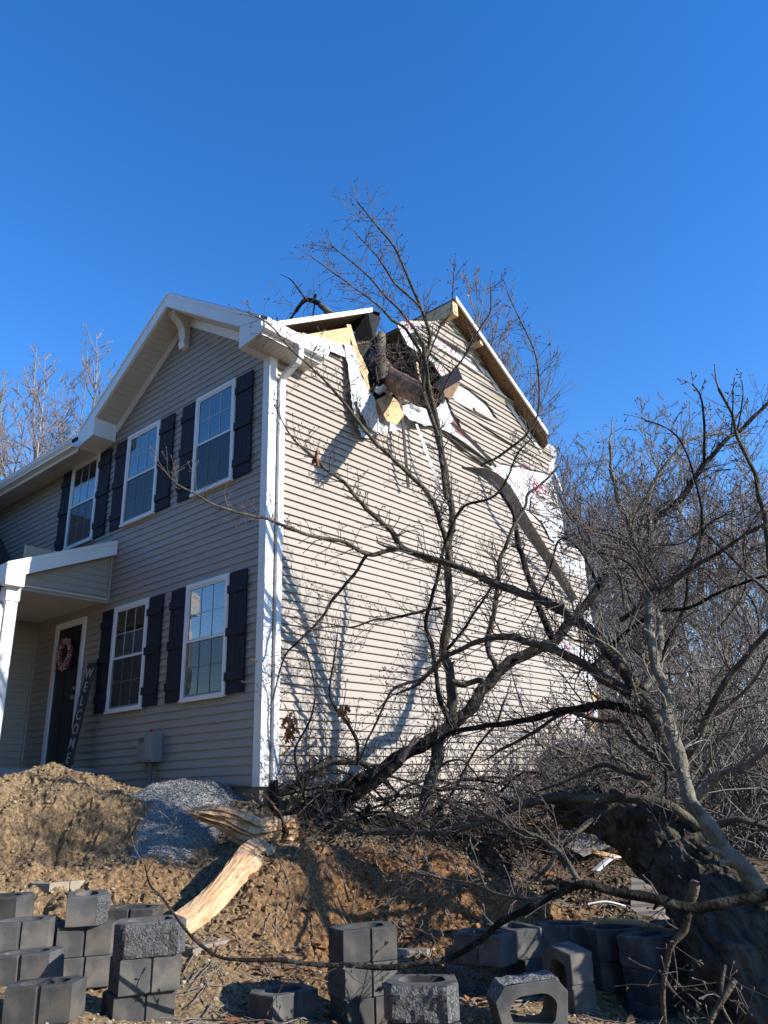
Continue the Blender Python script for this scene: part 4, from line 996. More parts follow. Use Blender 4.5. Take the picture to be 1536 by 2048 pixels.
def sprout(tb, rg, p, d, L, r, lvl, up=.05, keep=None, zig=.18, buds=True, dens=1.0):
    """a twig with side shoots"""
    n = max(3, int(L/.11)) if lvl > 0 else max(2, int(L/.08))
    P = wander(rg, p, d, L, n, zig, np.array([0, 0, up]))
    if keep is not None:
        for q in P:
            if not keep(q): return
    tb.tube(P, np.linspace(r, max(r*.4, .0026), len(P)), 5 if r > .008 else (4 if r > .0045 else 3))
    if buds and L < .5:
        e = P[-1]; t = unit(P[-1]-P[-2]); tb.tube([e-t*.004, e+t*.008, e+t*.020], [.003, .0075, .001], 4)
    if lvl <= 0: return
    k = max(1, int(L*(6.0 if lvl > 1 else 8.5)*dens))
    for i in range(k):
        f = rg.uniform(.15, .97); x = f*(len(P)-1); a = min(int(x), len(P)-2); q = P[a]+(P[a+1]-P[a])*(x-a); t = unit(P[a+1]-P[a])
        sprout(tb, rg, q, side_dir(rg, t, rg.uniform(.5, 1.15)), L*rg.uniform(.22, .55)*(1.15-f*.6), max(.0026, r*.5*(1.1-f*.5)), lvl-1, up, keep, zig, buds, dens)
def catmull(P, k=4):
    P = [np.array(p, float) for p in P]; out = []
    for i in range(len(P)-1):
        p0, p1, p2, p3 = P[max(i-1, 0)], P[i], P[i+1], P[min(i+2, len(P)-1)]
        for j in range(k):
            t = j/k; out.append(.5*((2*p1)+(p2-p0)*t+(2*p0-5*p1+4*p2-p3)*t*t+(3*p1-p0-3*p2+p3)*t**3))
    out.append(P[-1]); return np.array(out)
def outside_house(q):
    if q[0] < .05 and -.1 < q[1] < 8.4: return False if q[2] < 6.2 else True
    if q[0] < -.3 and q[1] > -.45: return False
    return True
def keep_near(q):
    return outside_house(q) and q[2] > gh0(q[0], q[1])-.05

fallen = thing('fallen_tree', 'big fallen tree, thick dark trunk at right, bare limbs spread before the torn wall', 'tree', (0, 0, 0))
log = thing('fallen_log', 'mossy splintered fallen trunk along the side wall, dark limbs rising from it', 'tree', (0, 0, 0))
def trace(owner, pts, w0, w1, d0, d1, m='bark_mid', tw=1.0, tlen=.55, name='limb', lvl=2, seed=None, dl=None, tm=None, up=.05, tstart=.15, sides=None, knob=.22):
    """limb through pixel points; depths (metres from the camera) run d0 -> d1; widths in photo pixels"""
    n = len(pts); global LSEED; LSEED += 1
    rg = np.random.default_rng(seed or LSEED)
    L2 = [0]
    for a, b in zip(pts[:-1], pts[1:]): L2.append(L2[-1]+math.hypot(b[0]-a[0], b[1]-a[1]))
    P = []
    for i, p in enumerate(pts):
        f = L2[i]/L2[-1]; d = (d0+(d1-d0)*f) if dl is None else np.interp(f, np.linspace(0, 1, len(dl)), dl)
        if owner is log and name != 'trunk': d += 1.15*min(1, max(0, (1680-p[1])/380))
        P.append(at(p[0], p[1], d))
    C = catmull([tuple(q) for q in P], 5); m_ = len(C); f = np.linspace(0, 1, m_)
    dd = np.array([(q-CAM)@FW for q in C]); R = (w0+(w1-w0)*f)*.44*dd/F
    jit = np.array([[mnoise.noise(Vector(tuple(q*6+k*10))) for k in range(3)] for q in C]); C = C+jit*R[:, None]*(.15 if w0 > 100 else (.35 if w0 > 25 else .7))
    R = R*(1+knob*np.array([mnoise.noise(Vector(tuple(q*9))) for q in C]))
    tb = TB(); k = sides or (12 if w0 > 20 else (8 if w0 > 8 else 6))
    tb.tube(np.vstack([C, C[-1]+(C[-1]-C[-2])*.05]), np.append(R, R[-1]*.3), k)
    if w0 > 11:                                   # knots and snapped stubs
        for _ in range(int(len(C)/5)):
            a_ = int(rg.integers(1, m_-1)); t_ = unit(C[a_]-C[a_-1]); d_ = side_dir(rg, t_, rg.uniform(.7, 1.3)); l_ = R[a_]*rg.uniform(1.2, 3.2); q_ = C[a_]
            tb.tube([q_, q_+d_*R[a_]*.9, q_+d_*l_], [R[a_]*.75, R[a_]*rg.uniform(.3, .5), R[a_]*rg.uniform(.12, .3)], 6)
    if m == 'bark_big':                           # furrowed bark modelled as relief
        n2 = 230; fi = np.linspace(0, m_-1, n2); Cx = np.stack([np.interp(fi, np.arange(m_), C[:, q]) for q in range(3)], 1); Rx = np.interp(fi, np.arange(m_), R)
        Cx = np.array([Cx[max(0, i-4):i+5].mean(0) for i in range(n2)]); tb = TB(); K_ = 150; tb.tube(Cx, Rx, K_); V = tb.V[0].reshape(n2, K_, 3)
        sl = np.concatenate([[0], np.cumsum(np.linalg.norm(np.diff(Cx, axis=0), axis=1))])
        for i in range(n2):
            for j in range(K_):
                th = 2*math.pi*j/K_; cx, cy = math.cos(th)*Rx[i], math.sin(th)*Rx[i]; u_ = sl[i]
                wv = mnoise.noise(Vector((cx*3, cy*3, u_*1.5)))*.35
                rdg = 1-abs(mnoise.noise(Vector((cx*13+wv*3, cy*13+wv*3, u_*3.2))))*2.4
                n_ = .030*max(-.6, rdg)+.008*mnoise.noise(Vector((cx*60, cy*60, u_*25)))+.05*mnoise.noise(Vector((cx*2.2, cy*2.2, u_*1.2)))
                V[i, j] += (V[i, j]-Cx[i])/Rx[i]*n_
        tb.V[0] = V.reshape(-1, 3)
    o = tb.build(name, M[m], owner)
    if tw > 0:
        T = TWIGS.setdefault((owner.name, tm or ('twig_pale' if m == 'bark_pale' else 'twig')), TB())
        seg = np.linalg.norm(np.diff(C, axis=0), axis=1); cum = np.concatenate([[0], np.cumsum(seg)]); tot = cum[-1]
        cnt = int(tot*15.0*tw)
        for _ in range(cnt):
            s = rg.uniform(tstart, 1)*tot; a = min(int(np.searchsorted(cum, s))-1, m_-2); a = max(a, 0)
            q = C[a]+(C[a+1]-C[a])*((s-cum[a])/(seg[a]+1e-9)); t = unit(C[a+1]-C[a]); r = min(R[a]*.4, .012)
            dv = side_dir(rg, t, rg.uniform(.6, 1.3)); dv = unit(dv+np.array([0, 0, .25]))
            sprout(T, rg, q, dv, tlen*rg.uniform(.35, 1.25), max(.0035, r*rg.uniform(.4, .8)), lvl-(1 if rg.random() < .35 else 0), up, keep_near)
        t = unit(C[-1]-C[-2]); sprout(T, rg, C[-1], t, tlen*.6, max(.003, R[-1]*.8), 1, up, keep_near)
    return C, R
LSEED = 100; TWIGS = {}
# --- the mossy log on the ground and its limbs
trace(log, [(556,1668),(640,1664),(760,1660),(900,1655),(1030,1650),(1130,1640),(1240,1640)], 62, 74, 8.3, 11, 'bark_moss', .5, .5, 'trunk', 1, sides=16, knob=.25)
LG = dict(m='bark_dark')
trace(log, [(562,1682),(584,1642),(628,1609),(682,1580),(748,1551),(792,1518),(846,1489),(883,1467),(937,1420),(967,1376),(1010,1332),(1060,1305),(1110,1282),(1145,1238),(1179,1200),(1208,1160),(1236,1112),(1265,1075),(1299,1046),(1341,1018),(1370,987),(1404,933),(1426,910),(1460,872),(1477,865),(1503,839),(1540,802)], 38, 7, 8.2, 6.6, 'bark_dark', 1.5, .55, dl=[8.2,8.3,8.4,8.8,9.3,9.5,9.6])
trace(log, [(640,1660),(700,1600),(760,1555),(800,1522)], 30, 22, 8.4, 8.0, 'bark_dark', .5)
trace(log, [(846,1665),(857,1577),(872,1533),(879,1478),(901,1448),(905,1405),(901,1354),(888,1307),(894,1259),(899,1223),(897,1150),(898,1080),(905,1040),(893,960),(880,880),(864,802),(856,770),(852,720),(860,673),(841,614),(821,567),(790,497),(759,458),(714,403)], 30, 3, 8.4, 7.9, 'bark_mid', 1.3, .42, tstart=.1, up=.06)
trace(log, [(893,1000),(880,900),(868,850),(850,800),(846,760),(852,720)], 12, 8, 8.05, 7.95, 'bark_mid', .8, .35)
trace(log, [(856,770),(845,689),(810,634),(774,595),(728,544),(665,493)], 9, 2.5, 8.0, 7.6, 'bark_mid', 1.2, .35)
trace(log, [(850,720),(813,661),(782,638),(759,614),(708,575),(624,515)], 8, 2.5, 8.0, 7.4, 'bark_mid', 1.2, .35)
trace(log, [(841,614),(790,567),(770,536),(751,509),(712,468)], 6, 2.5, 7.95, 7.8, 'bark_mid', 1.2, .3)
trace(log, [(880,800),(900,750),(923,720),(962,653),(981,622),(981,575)], 6, 2.5, 8, 7.7, 'bark_mid', 1.2, .3)
trace(log, [(852,730),(880,653),(899,630),(905,591),(907,548)], 5, 2.5, 8, 7.8, 'bark_mid', 1, .25)
trace(log, [(893,1130),(831,1107),(807,1096),(779,1060),(750,1034),(719,1000),(682,960),(656,942),(630,916),(604,895),(578,867),(552,817)], 16, 3, 8.05, 7.2, 'bark_mid', 1.5, .35)
trace(log, [(900,1130),(890,1080),(865,1000),(825,955),(786,919),(747,880),(708,830),(687,804),(656,768),(630,742),(583,700),(540,650),(495,625)], 13, 2.5, 8.05, 6.9, 'bark_mid', 1.5, .35)
trace(log, [(807,1096),(770,1103),(735,1108),(690,1085),(620,1070),(540,1040),(500,1031),(430,1010),(395,990),(350,965),(318,925)], 12, 2.5, 8.0, 6.6, 'bark_mid', .9, .3)
trace(log, [(735,1108),(700,1160),(665,1200),(640,1240),(600,1280),(570,1310),(552,1370),(545,1400)], 8, 3, 7.9, 7.6, 'bark_dark', 1.2, .35)
trace(log, [(905,1453),(880,1400),(865,1296),(852,1259),(859,1212),(875,1156),(885,1104),(900,1065),(925,1016),(978,998),(1004,977),(1017,951),(1035,907),(1061,878)], 12, 3, 7.9, 7.6, 'bark_dark', 1.3, .35)
trace(log, [(995,1340),(974,1289),(985,1241),(996,1172),(999,1125),(1030,1050),(1051,1011),(1056,988),(1087,964),(1116,933)], 14, 4, 7.8, 8.2, 'bark_mid', 1.3, .4)
trace(log, [(894,1300),(927,1259),(956,1216),(985,1172)], 8, 5, 8.1, 8.0, 'bark_dark', 1.2, .35)
trace(log, [(905,1365),(930,1369),(960,1362),(967,1372)], 12, 14, 8.0, 7.9, 'bark_moss', .3, .2)
trace(log, [(885,1215),(849,1221),(807,1232),(771,1238),(747,1240),(708,1254),(677,1253),(635,1256)], 7, 2.5, 8.0, 7.6, 'bark_dark', 1.5, .35)
trace(log, [(880,1330),(840,1360),(790,1375),(765,1420),(740,1470),(720,1520)], 8, 4, 8.0, 7.6, 'bark_dark', 1.3, .4)
trace(log, [(545,1588),(578,1576),(604,1560),(625,1542),(656,1529),(695,1524),(740,1530)], 17, 11, 8.4, 8.1, 'bark_moss', 1.0, .45)
trace(log, [(1106,1280),(1069,1186),(1038,1094),(1025,1021),(1001,985)], 18, 8, 7.7, 8.8, 'bark_dark', 1.1, .4)
trace(log, [(716,1530),(712,1480),(690,1440),(660,1390),(668,1320),(675,1270)], 9, 3, 8.0, 7.6, 'bark_dark', 1.2, .4)
trace(log, [(960,932),(1010,905),(1050,870),(1075,830),(1078,760),(1068,700),(1040,640),(1016,588)], 7, 2.5, 8.0, 7.6, 'bark_mid', 1.2, .3)
trace(log, [(850,1640),(880,1620),(920,1560),(950,1500),(990,1450),(1010,1400)], 8, 4, 8.2, 8, 'bark_dark', 1.2, .4)
trace(log, [(620,1640),(600,1560),(590,1500),(620,1440),(630,1380),(612,1300)], 7, 3, 8.0, 7.6, 'bark_dark', 1.2, .4)
# --- the big fallen tree on the right
C_, R_ = trace(fallen, [(1600,2110),(1500,1985),(1440,1845),(1370,1745),(1310,1685),(1255,1640),(1200,1618),(1130,1618)], 235, 70, 4.9, 7.6, 'bark_big', 1.6, .6, 'trunk', 1, dl=[4.7,5.1,5.7,6.8,8.6], sides=28, knob=.18)
trace(fallen, [(1536,1810),(1488,1738),(1453,1706),(1419,1654),(1384,1609),(1363,1539),(1349,1487),(1335,1434),(1331,1382),(1314,1340),(1304,1290),(1293,1166),(1282,1123),(1267,1080),(1256,1038),(1239,1010),(1231,973),(1222,939),(1222,910),(1219,882)], 42, 5, 5.4, 8.2, 'bark_pale', 1.1, .45, dl=[5.3,5.7,6.3,7,7.6])
trace(fallen, [(1345,1535),(1335,1497),(1314,1455),(1297,1410),(1272,1375),(1244,1340),(1209,1295),(1181,1264),(1147,1240),(1121,1219),(1082,1200),(1030,1182),(978,1161),(939,1143),(900,1128),(850,1112),(800,1098)], 34, 11, 6.4, 7.9, 'bark_mid', 1.1, .45)
trace(fallen, [(1310,1430),(1265,1392),(1209,1358),(1181,1337),(1122,1305),(1070,1288),(1017,1274),(960,1282),(920,1300),(880,1320),(840,1365),(800,1385)], 28, 5, 6.6, 7.6, 'bark_mid', 1.2, .45)
trace(fallen, [(1286,1375),(1310,1340),(1317,1295),(1316,1250),(1310,1222),(1307,1180),(1296,1143),(1296,1109),(1300,1066),(1296,1010),(1299,981),(1316,953),(1341,916),(1372,885),(1412,870),(1466,870)], 24, 4, 6.6, 7.4, 'bark_pale', 1.0, .4)
trace(fallen, [(1400,1655),(1380,1640),(1330,1608),(1260,1598),(1180,1597),(1110,1595),(1060,1605),(1010,1625),(960,1645),(890,1665),(800,1665),(720,1665),(672,1645)], 27, 6, 6.2, 7.4, 'bark_mid', .9, .45)
trace(fallen, [(1560,1780),(1536,1790),(1470,1802),(1403,1815),(1368,1815),(1323,1802),(1283,1791),(1243,1786),(1203,1778),(1163,1770),(1110,1790),(1060,1815),(1010,1840),(960,1880),(900,1915),(850,1925),(760,1935),(700,1930),(640,1930),(560,1920),(480,1920),(430,1910),(385,1875),(350,1830),(320,1790),(300,1770),(290,1730)], 27, 3, 4.7, 4.5, 'bark_dark', .35, .3, dl=[4.5,4.6,4.8,4.9,4.9,4.8,4.7])
trace(fallen, [(1372,1815),(1385,1785),(1388,1768)], 24, 20, 4.62, 4.6, 'bark_mid', 0)
trace(fallen, [(1380,1820),(1370,1860),(1345,1890),(1332,1930),(1325,1990),(1330,2045)], 16, 10, 4.7, 4.7, 'bark_mid', .8, .3)
trace(fallen, [(1163,1770),(1130,1720),(1100,1690),(1060,1668),(1010,1650),(960,1620)], 14, 9, 5.0, 6.4, 'bark_mid', .8, .4)
trace(fallen, [(1110,1790),(1060,1800),(1000,1790),(950,1770),(900,1760),(820,1745)], 9, 4, 4.9, 5.8, 'bark_mid', 1.2, .35)
trace(fallen, [(1345,1540),(1290,1500),(1240,1446),(1199,1442),(1160,1429),(1124,1428),(1060,1470),(1000,1500)], 16, 6, 6.5, 7.4, 'bark_mid', 1.2, .4)
trace(fallen, [(1290,1428),(1225,1412),(1186,1411),(1160,1417),(1124,1422),(1077,1435),(1017,1446),(952,1454),(900,1469),(860,1490)], 20, 9, 6.6, 7.6, 'bark_dark', 1.2, .45)
trace(fallen, [(1300,1560),(1250,1545),(1200,1530),(1140,1560),(1080,1580)], 12, 5, 6.4, 7.0, 'bark_mid', 1.2, .4)
trace(fallen, [(1560,1200),(1534,1183),(1483,1135),(1435,1089),(1401,1066),(1355,1089),(1270,1089)], 8, 3, 6.4, 7, 'bark_mid', 1.0, .35)
trace(fallen, [(1240,1240),(1316,1191),(1384,1137),(1441,1103),(1497,1066),(1540,1040)], 11, 7, 7.0, 6.6, 'bark_mid', 1.0, .4)
trace(fallen, [(1180,1340),(1235,1280),(1310,1225),(1380,1215),(1450,1180),(1536,1150)], 10, 6, 7.2, 6.6, 'bark_dark', 1.0, .4)
trace(fallen, [(1545,1180),(1536,1092),(1531,1038),(1520,1001),(1512,953),(1489,905),(1472,862),(1463,825),(1438,777)], 13, 6, 6.3, 6.6, 'bark_mid', .6, .35)
trace(fallen, [(1409,928),(1408,834),(1401,791),(1384,768)], 6, 3, 6.6, 6.5, 'bark_dark', 1.0, .2)
trace(fallen, [(1462,870),(1466,811),(1466,780)], 4, 2.5, 6.5, 6.5, 'bark_dark', .8, .15)
trace(fallen, [(1475,860),(1485,797),(1483,760)], 4, 2, 6.5, 6.5, 'bark_dark', .8, .15)
trace(fallen, [(1405,1066),(1400,1000),(1370,900),(1340,860),(1290,840)], 6, 3, 6.6, 6.9, 'bark_dark', 1, .3)
trace(fallen, [(1360,1530),(1400,1470),(1440,1380),(1500,1300),(1560,1240)], 20, 12, 6.3, 6.0, 'bark_mid', 1.3, .5)
trace(fallen, [(1385,1610),(1430,1560),(1480,1540),(1550,1490)], 22, 16, 6.1, 5.9, 'bark_pale', 1.2, .5)
trace(fallen, [(1340,1440),(1400,1440),(1460,1410),(1500,1370),(1550,1290)], 12, 7, 6.7, 6.3, 'bark_pale', 1.2, .45)
trace(fallen, [(1420,1660),(1470,1640),(1520,1650),(1560,1660)], 18, 12, 5.8, 5.6, 'bark_mid', 1.2, .45)
trace(fallen, [(1350,1490),(1290,1430),(1300,1370),(1330,1300),(1370,1210),(1378,1140),(1400,1090)], 12, 6, 6.9, 7.2, 'bark_dark', 1.2, .45)
trace(fallen, [(1200,1180),(1160,1100),(1120,1080),(1095,1150),(1060,1230)], 7, 3, 7, 7.4, 'bark_dark', 1.1, .4)
trace(fallen, [(1245,1600),(1180,1640),(1120,1700),(1090,1740),(1050,1780)], 14, 6, 6.6, 6.2, 'bark_mid', 1.3, .45)
trace(fallen, [(1470,1960),(1420,2040),(1400,2100)], 14, 10, 4.4, 4.3, 'bark_mid', 1.0, .35)
trace(fallen, [(1450,1930),(1440,2000),(1470,2060)], 10, 5, 4.6, 4.4, 'bark_mid', 1.2, .35)
# tangle lying on the log and the bank
rg = np.random.default_rng(77)
for i in range(70):
    x0 = rg.uniform(700, 1280); y0 = rg.uniform(1540, 1700) if i < 34 else rg.uniform(1590, 1720); a = rg.uniform(-1, 1); L = rg.uniform(90, 230); d = rg.uniform(7.9, 8.6)+(x0-600)/650*1.3
    s = rg.choice([-1, 1])
    trace(log if x0 < 950 else fallen, [(x0, y0), (x0+s*L*.35, y0-L*.22*a-20), (x0+s*L*.7, y0-L*.35*a-15), (x0+s*L, y0-L*.3*a+20)], 7, 3, d, d-.3, 'bark_mid' if i % 2 else 'bark_dark', 1.6, .42, name='branch', tm='twig_pale' if i % 3 == 0 else None)
for i in range(38):
    x0 = rg.uniform(1240, 1560); y0 = rg.uniform(1100, 1660); L = rg.uniform(120, 300); d = rg.uniform(6.4, 8.5); a = rg.uniform(.3, 2.8)
    trace(fallen, [(x0, y0), (x0+L*.4*math.cos(a), y0-L*.4*math.sin(a)), (x0+L*.75*math.cos(a+.3), y0-L*.75*math.sin(a+.3)), (x0+L*math.cos(a+.2), y0-L*math.sin(a+.2))], 7, 3, d, d, 'bark_pale' if i % 3 == 0 else 'bark_mid', 1.6, .5, name='branch')
for (own, m), T in TWIGS.items():
    if T.n: T.build('twigs', M[m], bpy.data.objects[own], False)
TWIGS.clear()

# --- splintered ends
def splinter(name, label, cat, outline, thick, m='splinter', seed=0, depth_noise=.02, parent=None, k=5, ragk=2.5):
    """rough slab of torn wood: rows of (left px, right px, depth)"""
    n = len(outline); mb = MB(); rowsF = []; W = 17
    for i in range((n-1)*k+1):
        t = i/k; a = min(int(t), n-2); f = t-a
        (l0, r0, d0), (l1, r1, d1) = outline[a], outline[a+1]
        lx = [l0[q]*(1-f)+l1[q]*f for q in (0, 1)]; rx = [r0[q]*(1-f)+r1[q]*f for q in (0, 1)]; d = d0*(1-f)+d1*f
        rag = ragk*mnoise.noise(Vector((i*.9, seed, 0)))
        row = []
        for j in range(W):
            g = j/(W-1); px = lx[0]*(1-g)+rx[0]*g+rag*(1 if g > .5 else -1)*abs(g-.5)*2; py = lx[1]*(1-g)+rx[1]*g
            bul = math.sin(math.pi*g)*thick*.35
            p = at(px, py, d-bul); nn = mnoise.noise(Vector((p.x*4+seed, p.y*4, p.z*4)))*depth_noise+mnoise.noise(Vector((j*1.3+seed, i*.10, 0)))*depth_noise*1.6
            row.append((p+Vector(tuple(FW))*nn, p+Vector(tuple(FW))*(thick+bul*1.2)))
        rowsF.append(row)
    R = len(rowsF)
    rs = random.Random(seed*7+1)
    for e, sg_ in ((0, -1), (R-1, 1)):          # torn slivers at both ends
        for _ in range(16):
            j = rs.randrange(W-1); p = rowsF[e][j][0].lerp(rowsF[e][j][1], rs.random()); q = rowsF[e-sg_*4][j][0]; d_ = (p-q).normalized()+Vector((rs.gauss(0,.16), rs.gauss(0,.16), rs.gauss(0,.16))); s_ = d_.orthogonal().normalized()*rs.uniform(.004,.014); L = rs.uniform(.04,.16); s2 = d_.cross(s_)
            mb.add([tuple(p-d_*.06-s_), tuple(p-d_*.06+s_), tuple(p-d_*.06+s2), tuple(p+d_*L)], [(0,1,3),(1,2,3),(2,0,3)])
    b_off = len(mb.v)
    for r in rowsF:
        for a, b in r: mb.v += [tuple(a), tuple(b)]
    for i in range(R-1):
        for j in range(W-1):
            a = b_off+(i*W+j)*2; b = a+2; c = a+W*2; d_ = c+2
            mb.f += [(a, b, d_, c), (a+1, c+1, d_+1, b+1)]; mb.m += [0, 0]
        for j in (0, W-1): a = b_off+(i*W+j)*2; c = a+W*2; mb.f.append((a, c, c+1, a+1)); mb.m.append(0)
    for i in (0, R-1):
        for j in range(W-1): a = b_off+(i*W+j)*2; mb.f.append((a, a+1, a+3, a+2)); mb.m.append(0)
    o = mb.build(name, M[m], parent)
    if label: tag(o, label, cat)
    return o
splinter('splintered_end', None, None, [((384,1632),(390,1622),7.5),((402,1645),(425,1615),7.5),((440,1664),(455,1622),7.5),((472,1684),(492,1632),7.6),((498,1692),(520,1646),7.7),((530,1692),(545,1640),7.8),((560,1688),(566,1640),8.0),((600,1690),(590,1636),8.2)], .10, seed=2, parent=log, depth_noise=.045, ragk=4)
splinter('splintered_plank', 'long pale splintered slab of torn trunk wood leaning from the log down to the blocks', 'broken wood',
         [((343,1838),(380,1868),6.05),((384,1808),(418,1842),6.25),((420,1774),(456,1806),6.5),((448,1738),(490,1768),6.75),((474,1704),(520,1734),7.0),((500,1684),(548,1706),7.3)], .10, seed=7, depth_noise=.032)
splinter('splintered_strip', None, None, [((555,1688),(555,1694),8.0),((600,1690),(600,1697),7.95),((650,1694),(650,1701),7.95),((690,1697),(690,1700),7.95)], .03, seed=11, parent=log)
splinter('splintered_shard', None, None, [((548,1690),(572,1680),8.0),((552,1655),(578,1665),8.0),((545,1620),(560,1625),7.95),((538,1606),(541,1604),7.9)], .03, 'brownwood', seed=15, parent=log)
splinter('broken_plank', 'short pale broken board leaning at the house corner behind the log', 'broken wood', [((560,1640),(600,1652),8.6),((575,1612),(625,1625),8.7),((590,1588),(632,1598),8.8)], .03, 'osb', seed=21, depth_noise=.01)

# --- broken treetop stuck in the roof
top = thing('broken_treetop', 'broken treetop rammed through the roof, brown torn end sticking out of the gable', 'tree', (0, 0, 0))
def limb3(P, R, m, sides=14, name='limb', own=top):
    C = catmull(P, 6); r = np.interp(np.linspace(0, 1, len(C)), np.linspace(0, 1, len(R)), R)
    r = r*(1+.16*np.array([mnoise.noise(Vector(tuple(q*5))) for q in C])); tb = TB(); tb.tube(C, r, sides); return tb.build(name, M[m], own), C, r
a0 = S(862,798,1.55); a1 = S(830,783,1.0); a2 = S(796,766,.35); a3 = S(768,748,-.2)
limb3([tuple(a0), tuple(a1), tuple(a2), tuple(a3), tuple(S(755,718,-.8))], [.145,.165,.18,.18,.16], 'brownwood', 18, 'trunk')
b0 = S(800,745,.05)
limb3([tuple(S(768,765,.12)), tuple(S(763,728,.08)), tuple(S(761,698,.02)), tuple(S(762,670,-.08))], [.12,.085,.078,.082], 'bark_moss', 16)
limb3([tuple(S(764,678,-.1)), tuple(S(748,674,-.15)), tuple(S(728,662,-.25)), tuple(S(708,652,-.4)), tuple(S(680,640,-.7)), tuple(S(640,610,-1.0))], [.085,.095,.085,.075,.06,.045], 'bark_moss', 16)
limb3([tuple(S(660,640,-1.2)), tuple(S(645,612,-1.4)), tuple(S(612,600,-1.8)), tuple(S(590,625,-2.0)), tuple(S(570,655,-2.1))], [.05,.05,.04,.025,.012], 'bark_dark', 8)
limb3([tuple(S(612,600,-1.8)), tuple(S(598,580,-2.0)), tuple(S(582,560,-2.2)), tuple(S(560,548,-2.4))], [.022,.016,.01,.005], 'bark_dark', 6)
limb3([tuple(S(625,602,-1.7)), tuple(S(632,590,-1.6)), tuple(S(624,640,-1.6))], [.02,.018,.012], 'bark_dark', 6)
mb = MB(); rnd = random.Random(9)          # torn fibres at the broken end
for i in range(70):
    c = a0+Vector((rnd.gauss(0,.03), rnd.gauss(0,.07), rnd.gauss(0,.07))); d = (a0-a1).normalized()+Vector((rnd.gauss(0,.25), rnd.gauss(0,.25), rnd.gauss(0,.25)))
    L = rnd.uniform(.05,.22); w = rnd.uniform(.004,.016); s_ = d.cross(Vector((rnd.random(),rnd.random(),rnd.random()))).normalized()*w
    mb.add([tuple(c-s_-d*.05), tuple(c+s_-d*.05), tuple(c+d*L), tuple(c-d*.05+d.cross(s_))], [(0,1,2),(1,3,2),(3,0,2)])
mb.build('torn_fibres', M['splinter'], top)
tb = TB(); rg = np.random.default_rng(5)
def free(q): return True
for c, n, sp, L in (((770,715,.1),60,24,.34),((820,740,.0),60,28,.34),((840,700,-.2),30,25,.4),((720,650,-.3),18,35,.4),((700,620,-.6),14,45,.5),((780,780,.3),14,20,.3),((640,620,-1.2),10,30,.5),((600,600,-1.8),12,25,.5)):
    for _ in range(n):
        p = S(c[0]+rg.normal(0, sp), c[1]+rg.normal(0, sp*.6), c[2]+rg.normal(0, .12)); sprout(tb, rg, np.array(p), rg.normal(0, 1, 3)+np.array([.3, -.2, .1]), L*rg.uniform(.4, 1.2), .0055, 1, .0, None)
tb.build('twigs', M['twig'], top, False)

# --- dead leaf clusters caught on twigs
for px, py, d, s, n, lb in ((580,1448,7.7,.10,34,'large cluster of curled brown dead leaves hanging near the downspout'),(688,1417,7.7,.055,14,'small cluster of brown dead leaves caught in twigs right of the large cluster'),(632,905,7.6,.05,8,'single curled dead leaf clump high on a twig by the trunk shadow')):
    c = at(px, py, d); mb = MB(); rnd = random.Random(int(px))
    for i in range(n):
        o_ = c+Vector((rnd.gauss(0, s*.35), rnd.gauss(0, s*.35), rnd.gauss(-s*.2, s*.8))); u = Vector((rnd.gauss(0,.6), rnd.gauss(0,.6), -1)).normalized(); v = u.orthogonal().normalized(); v.rotate(Matrix.Rotation(rnd.uniform(0,6.28), 3, u)); nrm = u.cross(v); L = rnd.uniform(.06,.12); w = L*.3
        prof = [(0,0),(.2,.8),(.35,.45),(.5,1),(.65,.5),(.8,.7),(1,0)]
        for sg_ in (1,-1):
            vs = [tuple(o_+u*L*t) for t, _ in prof]+[tuple(o_+u*L*t+v*w*a*sg_+nrm*w*a*.6) for t, a in prof]
            mb.add(vs, [(j, j+1, 8+j, 7+j) for j in range(6)])
    tag(mb.build('dead_leaves', M['leaf']), lb, 'dead leaves')

# ================================================================== fallen siding and scrap
def ground_dir(px, D):
    d = ray(px, 1568); d[2] = 0; d = unit(d); return CAM[0]+d[0]*D, CAM[1]+d[1]*D
def panel(label, a, b, w, m='siding', cat='siding panel', n=4, bend=.05, name='fallen_siding', up=(0,0,1)):
    P = smooth_pts([a, (a+b)/2+Vector((0,0,bend)), b], 5); mb = MB(); d = (b-a).normalized(); wv = d.cross(Vector(up)).normalized(); nv = wv.cross(d)
    K = n*3
    for p in P:
        for j in range(K+1): q = p+wv*w*(j/K-.5)+nv*(.014*((j % 3)/3)); mb.v.append(tuple(q))
    for i in range(len(P)-1):
        for j in range(K): a_ = i*(K+1)+j; mb.f.append((a_, a_+1, a_+K+2, a_+K+1)); mb.m.append(0)
    o = mb.build(name, M[m]); md = o.modifiers.new('t', 'SOLIDIFY'); md.thickness = .004; return tag(o, label, cat)
panel('grey torn siding sheet lying flat below the far end of the side wall', at(1130,1692,9.0), at(1250,1668,9.6), .55, 'grey_siding', up=(.3,-.5,1))
panel('stack of ribbed siding leaning under the big trunk at right', at(1262,1800,7.6), at(1400,1822,7.4), .45, 'siding', n=6, up=(.45,-.75,.6))
panel('narrow pale siding strip bent on the dirt beside the trunk', at(1190,1742,7.8), at(1262,1722,8.2), .10, 'trim', n=1, bend=.08)
panel('thin white siding strip lying on the bank left of the ribbed stack', at(1175,1808,7.4), at(1250,1812,7.4), .06, 'trim', n=1, bend=.03)
splinter('torn_wood', 'pale torn wood chunk on the ground below the far part of the wall', 'broken wood', [((1040,1636),(1050,1650),9.4),((1080,1640),(1085,1662),9.4),((1120,1650),(1118,1664),9.4)], .06, seed=31, depth_noise=.03)
splinter('torn_wood', 'orange-brown torn wood piece beside the narrow pale strip', 'broken wood', [((1195,1705),(1200,1716),8.2),((1230,1712),(1232,1730),8.2),((1262,1722),(1260,1734),8.2)], .05, seed=35, depth_noise=.03)
